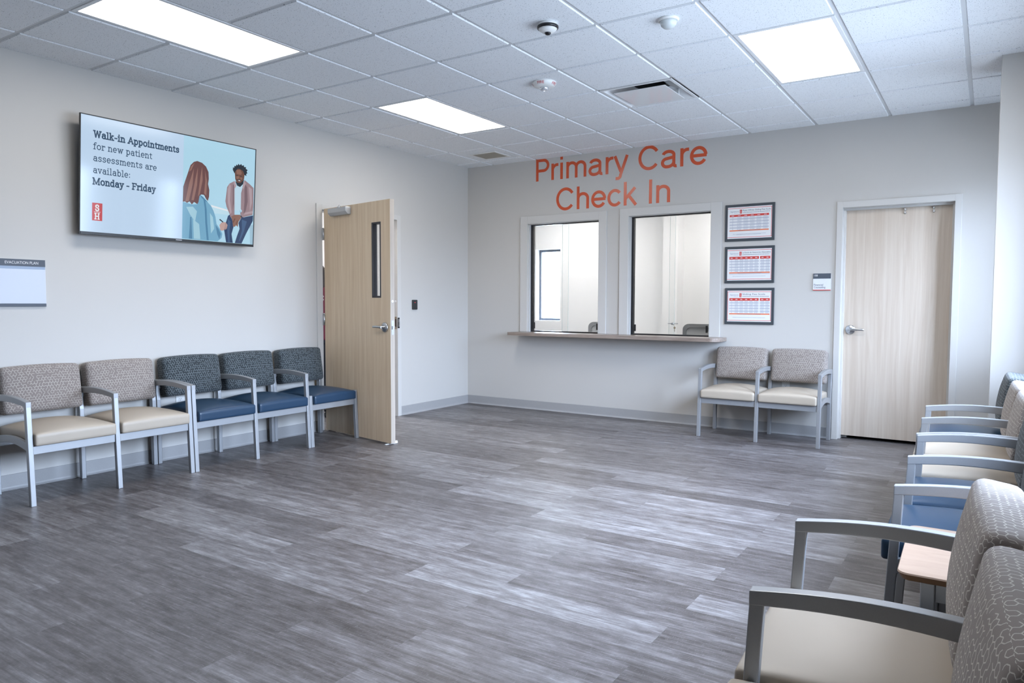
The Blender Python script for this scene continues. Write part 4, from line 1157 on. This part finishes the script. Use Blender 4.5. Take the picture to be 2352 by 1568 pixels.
# supply diffuser with a drop panel
ad = empty('air_diffuser', (X0 + G * 4.5, -5.114 + G * 5.5, H))
a = G / 2 - 0.012
m = MB()
sq = lambda s_, z, dx=0: [(-s_, -s_, z), (s_, -s_, z), (s_, s_, z), (-s_, s_, z)]
m.loft([sq(a, 0.004), sq(a, -0.004), sq(a - 0.02, -0.004), sq(a - 0.055, 0.035), sq(0.17, 0.060), sq(0.125, 0.075)], 0, cap=False, smooth=False)
m.build('housing', M['white_metal'], ad, recalc=False)
m = MB(); m.lathe([(0.125, 0.075), (0.125, 0.115), (0.001, 0.115)], n=32, cap=False); m.build('duct', M['hole'], ad, recalc=False)
m = MB(); m.poly(sq(0.18, 0.1)); 
m = MB(); m.box(-0.212, 0.212, -0.212, 0.212, -0.016, -0.011)
m.build('face_panel', plain('gloss_white', (0.78, 0.79, 0.80), 0.10), ad, bevel=0.003)
m = MB()
for sx_ in (-0.17, 0.17): m.box(sx_ - 0.008, sx_ + 0.008, 0.165, 0.185, -0.011, 0.065)
m.build('hanger', M['white_metal'], ad)
tag(ad, 'square white ceiling air diffuser with a dropped flat panel', 'air vent')

# exhaust grille in the corner
eg = empty('exhaust_grille', (0.690, -0.505, H))
m = MB()
gw, gh = 0.150, 0.135
for (p, q_, r0, r1) in ((-gw - 0.03, gw + 0.03, -gh - 0.03, -gh), (-gw - 0.03, gw + 0.03, gh, gh + 0.03), (-gw - 0.03, -gw, -gh, gh), (gw, gw + 0.03, -gh, gh)):
    m.box(p, q_, r0, r1, -0.012, -0.0045)
m.build('frame', M['white'], eg, bevel=0.003)
m = MB()
for k in range(19):
    yy = -gh + (k + 0.5) * 2 * gh / 19
    m.box(-gw, gw, yy - 0.0035, yy + 0.0035, -0.010, -0.006)
m.box(-gw, gw, -gh, gh, -0.0058, -0.0045)
m.build('grille', plain('beige_grille', (0.42, 0.39, 0.33), 0.6), eg)
tag(eg, 'small beige louvred exhaust grille in the ceiling corner above the open door', 'air vent')

# dome camera
cx_, cy_ = 3.200, -3.468
sc_ = empty('security_camera', (cx_, cy_, H))
m = MB(); m.lathe([(0.052, -0.003), (0.056, -0.012), (0.060, -0.022)], n=40); m.build('base', M['white'], sc_)
m = MB(); m.lathe([(0.063, -0.022), (0.064, -0.028), (0.062, -0.036), (0.056, -0.038)], n=40); m.build('ring', M['black'], sc_)
m = MB(); m.lathe([(0.056, -0.037), (0.050, -0.046), (0.038, -0.054), (0.021, -0.059), (0.018, -0.060)], n=40); m.build('cover', M['white'], sc_)
m = MB(); m.lathe([(0.0195, -0.059), (0.018, -0.066), (0.012, -0.071), (0.004, -0.073)], n=28); m.build('lens', plain('black_lens', (0.008, 0.008, 0.01), 0.08), sc_)
tag(sc_, 'round white ceiling camera with a black ring and dark lens', 'camera')

ms = empty('motion_sensor', (3.822, -3.140, H))
m = MB(); m.lathe([(0.056, -0.003), (0.060, -0.006), (0.060, -0.014), (0.054, -0.018)], n=40); m.build('base', M['white'], ms)
m = MB(); m.lathe([(0.049, -0.017), (0.048, -0.026), (0.042, -0.042), (0.030, -0.053), (0.015, -0.058), (0.002, -0.059)], n=40); m.build('dome', plain('frosted_dome', (0.62, 0.66, 0.67), 0.25), ms)
tag(ms, 'white frosted dome motion sensor on the ceiling right of the camera', 'sensor')

fs = empty('fire_strobe', (2.590, -2.490, H))
m = MB()
m.lathe([(0.088, -0.0035), (0.090, -0.006), (0.090, -0.014), (0.078, -0.034), (0.062, -0.040), (0.045, -0.044)], n=48)
for a0 in (-150, -30, 90, 30, -90, 150):
    pass
body = m.build('base', M['white'], fs)
m = MB()
for a0 in (-2.75, -1.35, 0.05, 1.5):
    V, F_ = text_mesh('FIRE', width=0.052, height=0.015, offset=0.01)
    b = len(m.v)
    for (uu, vv) in V:
        s_ = vv / 0.015; rr = 0.0794 + 0.0106 * s_; zz = -0.0325 + 0.0175 * s_
        an = a0 + (uu - 0.026) / 0.084
        m.v.append((rr * math.cos(an) * 1.006, rr * math.sin(an) * 1.006, zz - 0.0004))
    for f_ in F_: m.face([b + i for i in f_])
m.build('lettering', plain('strobe_red', (0.55, 0.03, 0.04), 0.5), body, recalc=False)
m = MB(); m.lathe([(0.034, -0.043), (0.034, -0.050), (0.030, -0.060), (0.020, -0.066), (0.006, -0.068)], n=12); m.build('strobe_lens', M['lens'], fs)
tag(fs, 'round white ceiling fire strobe with red FIRE lettering and clear lens', 'fire alarm')

# ------------------------------------------------------------------ office beyond the glass
def office_window():
    root = struct(empty('window_3', (0, YO, 0)))
    x0, x1, z0, z1 = OW
    m = MB(); t = 0.035
    y = 0.14
    m.box(x0, x0 + t, y, y + 0.05, z0, z1); m.box(x1 - t, x1, y, y + 0.05, z0, z1); m.box(x0 + t, x1 - t, y, y + 0.05, z0, z0 + t); m.box(x0 + t, x1 - t, y, y + 0.05, z1 - t, z1)
    m.build('window_frame', plain('window_metal', (0.10, 0.12, 0.15), 0.4, 0.5), root, bevel=0.003)
    MB().box(x0 + t, x1 - t, y + 0.02, y + 0.026, z0 + t, z1 - t).build('glass_pane', M['glass'], root)
office_window()
def office_chair(x, y, label):
    root = empty('office_chair', (x, y, 0))
    zc = 1.008
    m = MB(); w, h = 0.235, 0.25
    path = []
    P = rrect(-w, w, -h, h, 0.07, 6)
    rings = []
    for (px_, pz) in P:
        s_ = 1 - 0.040 / max(abs(px_) / w, abs(pz) / h, 0.2)
        bow = 0.03 * (px_ / w) ** 2
        inner = (px_ * (1 - 0.042 / w), pz * (1 - 0.042 / h))
        rings.append([(px_, -bow, pz + zc - h), (px_, 0.025 - bow, pz + zc - h), (inner[0], 0.025 - bow, inner[1] + zc - h), (inner[0], -bow, inner[1] + zc - h)])
    rings.append(rings[0])
    m.loft(rings, 0, cap=False, smooth=False)
    fr = m.build('back_frame', M['office_frame'], root)
    m = MB(); nxp = 8
    rings = []
    for k in range(nxp + 1):
        xx = -w + 0.03 + k / nxp * (2 * w - 0.06); bow = 0.03 * (xx / w) ** 2
        rings.append([(xx, 0.009 - bow, zc - 2 * h + 0.03), (xx, 0.009 - bow, zc - 0.03), (xx, 0.014 - bow, zc - 0.03), (xx, 0.014 - bow, zc - 2 * h + 0.03)])
    m.loft(rings, 0)
    m.build('back_mesh', M['mesh_grey'], fr)
    m = MB(); m.tube([(0, 0.05, 0.62), (0, 0.06, 0.48), (0, -0.02, 0.42), (0, -0.2, 0.42)], 0.02); m.build('back_support', M['rubber'], root)
    m = MB(); cushion(m, 0, -0.24, 0.46, 0.24, 0.23, 0.035, 0.03, None, 10, 10, 4); m.build('seat', M['rubber'], root)
    m = MB(); m.lathe([(0.025, 0.08), (0.025, 0.43)], (0, -0.24, 0), 'z', 16); m.build('column', M['rubber'], root)
    m = MB()
    for k in range(5):
        a_ = 2 * PI * k / 5; c, s_ = math.cos(a_), math.sin(a_)
        m.tube([(0, -0.24, 0.10), (0.15 * c, -0.24 + 0.15 * s_, 0.085), (0.29 * c, -0.24 + 0.29 * s_, 0.07)], [0.022, 0.018, 0.014])
    bs = m.build('base', M['rubber'], root)
    for k in range(5):
        a_ = 2 * PI * k / 5; m = MB(); m.lathe([(0.026, -0.02), (0.028, 0), (0.026, 0.02)], (0.29 * math.cos(a_), -0.24 + 0.29 * math.sin(a_), 0.028), 'y', 16); m.build('caster', M['rubber'], bs)
    tag(root, label, 'office chair', 'office chairs behind the reception glass')
office_chair(1.262, 1.30, 'grey mesh office chair seen through the left reception window')
office_chair(2.555, 1.30, 'grey mesh office chair seen through the right reception window')
m = MB(); m.box(0.6, 3.5, WT + 0.005, 0.75, 0.715, 0.745)
for xx in (0.62, 2.05, 3.45): m.box(xx - 0.015, xx + 0.015, WT + 0.01, 0.72, 0, 0.715)
dk = m.build('office_desk', M['counter'], bevel=0.002)
tag(dk, 'long desk behind the reception glass', 'desk')
for (lx, ly, nm) in ((0.2, 1.5, 'a'), (2.6, 1.5, 'b')):
    root = empty('office_light', (lx, ly, H - 0.05))
    MB().box(-0.3, 0.3, -0.6, 0.6, -0.02, 0.0).build('frame', M['white_metal'], root)
    MB().box(-0.27, 0.27, -0.57, 0.57, -0.024, -0.0205).build('diffuser', M['office_light'], root)
    tag(root, 'lit ceiling panel of the office behind the %s reception window' % ('left' if nm == 'a' else 'right'), 'ceiling light')
root = empty('corridor_light', (-1.0, -1.6, H - 0.2))
MB().box(-0.3, 0.3, -0.6, 0.6, -0.02, 0.0).build('frame', M['white_metal'], root)
MB().box(-0.27, 0.27, -0.57, 0.57, -0.024, -0.0205).build('diffuser', M['office_light'], root)
tag(root, 'lit ceiling panel of the corridor behind the open door', 'ceiling light')

# windows of the right wall (the daylight side)
for k, (a, b) in enumerate(RWIN):
    root = struct(empty('window_%d' % (4 + k), (RW, 0, 0)))
    z0, z1 = 0.92, 2.38; t = 0.045; y0, y1 = 0.12, 0.17
    m = MB()
    m.box(y0, y1, a, a + t, z0, z1); m.box(y0, y1, b - t, b, z0, z1); m.box(y0, y1, a + t, b - t, z0, z0 + t); m.box(y0, y1, a + t, b - t, z1 - t, z1)
    m.box(y0, y1, (a + b) / 2 - 0.02, (a + b) / 2 + 0.02, z0 + t, z1 - t)
    m.build('window_frame', plain('window_metal_dark', (0.06, 0.065, 0.07), 0.4, 0.5), root, bevel=0.003)
    MB().box(0.14, 0.146, a + t, b - t, z0 + t, z1 - t).build('glass_pane', M['glass'], root)
    MB().box(-0.02, 0.12, a - 0.02, b + 0.02, z0 - 0.02, z0 + 0.002).build('window_sill', M['frame'], root, bevel=0.003)
    pl = bpy.data.lights.new('window_portal', 'AREA'); pl.shape = 'RECTANGLE'; pl.size = b - a; pl.size_y = z1 - z0
    pl.cycles.is_portal = True
    po = bpy.data.objects.new('window_portal', pl); COL.objects.link(po)
    po.location = (RW + 0.215, (a + b) / 2, (z0 + z1) / 2)
    po.rotation_euler = (PI / 2, 0, PI / 2)      # area light faces -X

# ------------------------------------------------------------------ person in the corridor
def skin_obj(name, verts, edges, radii, mat, parent, sub=2, loose=None):
    me = bpy.data.meshes.new(name); me.from_pydata(verts, edges, []); me.materials.append(mat)
    o = bpy.data.objects.new(name, me); COL.objects.link(o); o.parent = parent
    sk = o.modifiers.new('skin', 'SKIN'); sk.use_smooth_shade = True
    lay = me.skin_vertices[0].data
    for i, r_ in enumerate(radii):
        lay[i].radius = r_ if isinstance(r_, tuple) else (r_, r_); lay[i].use_root = (i == 0)
    sb = o.modifiers.new('sub', 'SUBSURF'); sb.levels = sub; sb.render_levels = sub
    return o
def person():
    root = empty('person', (-0.655, -1.835, 0), math.radians(42))   # local +y = the way the person faces
    skin = plain('skin', (0.50, 0.30, 0.22), 0.5); maroon = plain('maroon_knit', (0.115, 0.012, 0.026), 0.8, var=0.25, scale=60)
    hairm = plain('dark_hair', (0.020, 0.013, 0.012), 0.55, var=0.6, scale=150); trou = plain('black_trousers', (0.012, 0.012, 0.016), 0.75)
    # body: pelvis root, spine, head, arms with hands, legs with feet
    V = [(0, 0, 0.90), (0, 0.005, 1.02), (0, 0.0, 1.18), (0, -0.005, 1.33), (0, -0.005, 1.40), (0, 0.0, 1.445), (0, 0.015, 1.50), (0, 0.018, 1.575), (0, 0.012, 1.62)]
    R_ = [(0.150, 0.105), (0.125, 0.095), (0.115, 0.085), (0.118, 0.078), (0.080, 0.062), (0.052, 0.055), (0.058, 0.070), (0.070, 0.086), (0.056, 0.066)]
    Eg = [(k, k + 1) for k in range(8)]
    def chain(start, pts, rad):
        p = start
        for q_, r_ in zip(pts, rad):
            V.append(q_); R_.append(r_); Eg.append((p, len(V) - 1)); p = len(V) - 1
        return p
    for s_ in (-1, 1):
        w = chain(3, [(0.17 * s_, -0.005, 1.355), (0.205 * s_, -0.015, 1.24), (0.215 * s_, -0.02, 1.10), (0.205 * s_, 0.04, 0.98), (0.195 * s_, 0.085, 0.865)], [0.052, 0.046, 0.040, 0.036, 0.026])
        h_ = chain(w, [(0.190 * s_, 0.105, 0.80)], [(0.018, 0.034)])
        for fx, fl in ((-0.026, 0.062), (-0.009, 0.074), (0.009, 0.070), (0.026, 0.055)):
            chain(h_, [(0.188 * s_, 0.108 + fx, 0.772), (0.182 * s_, 0.112 + fx, 0.772 - fl * 0.55), (0.170 * s_, 0.112 + fx, 0.772 - fl)], [0.009, 0.0085, 0.007])
        chain(w, [(0.178 * s_, 0.125, 0.825), (0.168 * s_, 0.140, 0.795)], [0.011, 0.009])
        a_ = chain(0, [(0.085 * s_, 0.0, 0.84), (0.095 * s_, 0.005, 0.66), (0.095 * s_, 0.01, 0.48), (0.095 * s_, -0.01, 0.28), (0.095 * s_, -0.025, 0.09)], [(0.090, 0.095), 0.076, 0.056, 0.052, 0.036])
        chain(a_, [(0.10 * s_, 0.04, 0.045), (0.105 * s_, 0.12, 0.032)], [(0.040, 0.035), (0.042, 0.024)])
    body = skin_obj('body', V, Eg, R_, skin, root)
    # face: nose, eyes, mouth, ears
    m = MB(); m.loft([[(-0.010, 0.098, 1.562), (0.010, 0.098, 1.562), (0.0, 0.104, 1.564)], [(-0.015, 0.096, 1.528), (0.015, 0.096, 1.528), (0.0, 0.122, 1.532)], [(-0.008, 0.094, 1.522), (0.008, 0.094, 1.522), (0.0, 0.104, 1.521)]])
    m.build('nose', skin, body)
    for s_ in (-1, 1):
        m = MB(); m.lathe([(0.001, -0.008), (0.007, -0.005), (0.009, 0.0), (0.007, 0.005), (0.001, 0.008)], (0.028 * s_, 0.091, 1.560), 'y', 12); m.build('eye', M['white'], body)
        m = MB(); m.lathe([(0.005, 0.0), (0.002, 0.001)], (0.028 * s_, 0.0988, 1.560), 'y', 10); m.build('iris', hairm, body)
        m = MB(); m.lathe([(0.004, -0.02), (0.018, -0.012), (0.022, 0.0), (0.014, 0.008)], (0.066 * s_, 0.012, 1.545), 'x', 12); m.build('ear', skin, body)
    m = MB(); m.tube([(-0.022, 0.096, 1.498), (0, 0.104, 1.496), (0.022, 0.096, 1.498)], [0.003, 0.006, 0.003], n=8); m.build('mouth', plain('lips', (0.38, 0.15, 0.13), 0.4), body)
    # hair: cap over the skull that falls past the collar
    m = MB(); rings = []; n = 28
    n = 56; prof = [(0.006, 1.664), (0.034, 1.660), (0.056, 1.648), (0.072, 1.628), (0.081, 1.600), (0.084, 1.560), (0.082, 1.515), (0.080, 1.475), (0.086, 1.44), (0.088, 1.412), (0.070, 1.398)]
    for k, (rad, z) in enumerate(prof):
        ring = []
        for i in range(n):
            a_ = 2 * PI * i / n; c, s_ = math.cos(a_), math.sin(a_)
            rr = rad * (1 + 0.030 * math.sin(19 * a_ + 0.5 * k) + 0.022 * math.sin(11 * a_ - 0.3 * k))
            y = s_ * rr * 1.12
            if s_ > 0.25 and z < 1.61: y = min(y, 0.055) * 0.9; 
            ring.append((c * rr, y - 0.004, z + 0.004 * math.sin(7 * a_)))
        rings.append(ring)
    m.loft(rings); m.build('hair', hairm, root)
    # knit top over torso and arms
    def oval(z, rx, ry, cy=0.0, n=28, wob=0.0):
        return [(rx * math.cos(2 * PI * k / n) * (1 + wob * math.sin(5 * 2 * PI * k / n + z * 30)), cy + ry * math.sin(2 * PI * k / n), z) for k in range(n)]
    m = MB()
    m.loft([oval(0.850, 0.176, 0.132, wob=0.012), oval(0.880, 0.180, 0.136, wob=0.014), oval(0.94, 0.172, 0.128, wob=0.012), oval(1.04, 0.158, 0.118), oval(1.16, 0.164, 0.122), oval(1.27, 0.174, 0.122),
            oval(1.35, 0.178, 0.108, -0.004), oval(1.395, 0.150, 0.088, -0.005), oval(1.42, 0.105, 0.074, -0.004), oval(1.437, 0.070, 0.068, -0.002)])
    for s_ in (-1, 1):
        m.tube([(0.085 * s_, -0.004, 1.345), (0.140 * s_, -0.005, 1.345), (0.185 * s_, -0.008, 1.325), (0.208 * s_, -0.015, 1.24), (0.218 * s_, -0.02, 1.10), (0.209 * s_, 0.035, 0.985), (0.197 * s_, 0.080, 0.880)],
               [0.050, 0.078, 0.070, 0.062, 0.055, 0.048, 0.042], n=20)
    top = m.build('knit_top', maroon, root)
    m = MB()
    m.loft([oval(0.80, 0.150, 0.108), oval(0.84, 0.166, 0.122), oval(0.90, 0.166, 0.122), oval(0.965, 0.152, 0.114)])
    for s_ in (-1, 1):
        m.tube([(0.084 * s_, 0.0, 0.86), (0.088 * s_, 0.002, 0.76), (0.096 * s_, 0.005, 0.64), (0.097 * s_, 0.010, 0.48), (0.096 * s_, -0.006, 0.28), (0.096 * s_, -0.020, 0.065)],
               [0.086, 0.092, 0.086, 0.073, 0.068, 0.060], n=20)
    m.build('trousers', trou, root)
    for s_ in (-1, 1):
        m = MB(); cushion(m, 0.102 * s_, 0.05, 0.032, 0.046, 0.130, 0.032, 0.028, None, 8, 10, 4); m.build('shoe', M['rubber'], root)
    m = MB(); pts = []
    for k in range(17):
        a_ = 2 * PI * k / 16; pts.append((0.078 * math.cos(a_), -0.004 + 0.082 * math.sin(a_), 1.436 - 0.02 * math.sin(a_)))
    m.tube(pts, 0.007, n=8); m.build('lanyard', plain('blue_ribbon', (0.01, 0.22, 0.42), 0.6), root)
    m = MB()
    for zc_ in (1.318, 1.285):
        ring = []
        for k in range(11):
            a_ = math.radians(-110 + 220 * k / 10)
            ring.append((0.064 + 0.0085 * math.cos(a_), zc_ + 0.0085 * math.sin(a_)))
        for k in range(10):
            (x0, z0), (x1, z1) = ring[k], ring[k + 1]
            m.tube([(x0, -0.118, z0), (x1, -0.118, z1)], 0.0022, n=6)
    m.build('print_mark', M['white'], top)
    tag(root, 'person with long dark hair and maroon top standing behind the open door', 'person')
person()

# ------------------------------------------------------------------ daylight and view
w = bpy.data.worlds.new('sky'); S.world = w; w.use_nodes = True
nt = w.node_tree; nt.nodes.clear()
out = nt.nodes.new('ShaderNodeOutputWorld'); bg = nt.nodes.new('ShaderNodeBackground')
tc = nt.nodes.new('ShaderNodeTexCoord'); sp = nt.nodes.new('ShaderNodeSeparateXYZ'); rp = nt.nodes.new('ShaderNodeValToRGB')
nt.links.new(tc.outputs['Generated'], sp.inputs[0]); nt.links.new(sp.outputs['Z'], rp.inputs[0])
e = rp.color_ramp.elements
e[0].position = 0.0; e[0].color = (0.20, 0.24, 0.30, 1); e[1].position = 0.05; e[1].color = (0.46, 0.56, 0.74, 1)
e.new(0.45).color = (0.86, 1.06, 1.42, 1)
nt.links.new(rp.outputs[0], bg.inputs[0]); bg.inputs[1].default_value = 26.0
nt.links.new(bg.outputs[0], out.inputs[0])

S.view_settings.view_transform = 'Standard'
S.view_settings.look = 'None'
S.view_settings.exposure = 0.79
S.view_settings.gamma = 1.0
S.view_settings.use_curve_mapping = False
S.cycles.use_denoising = True
S.cycles.max_bounces = 10
S.cycles.diffuse_bounces = 6
S.cycles.transparent_max_bounces = 12
S.cycles.sample_clamp_indirect = 6.0
S.cycles.caustics_reflective = False
S.cycles.caustics_refractive = False
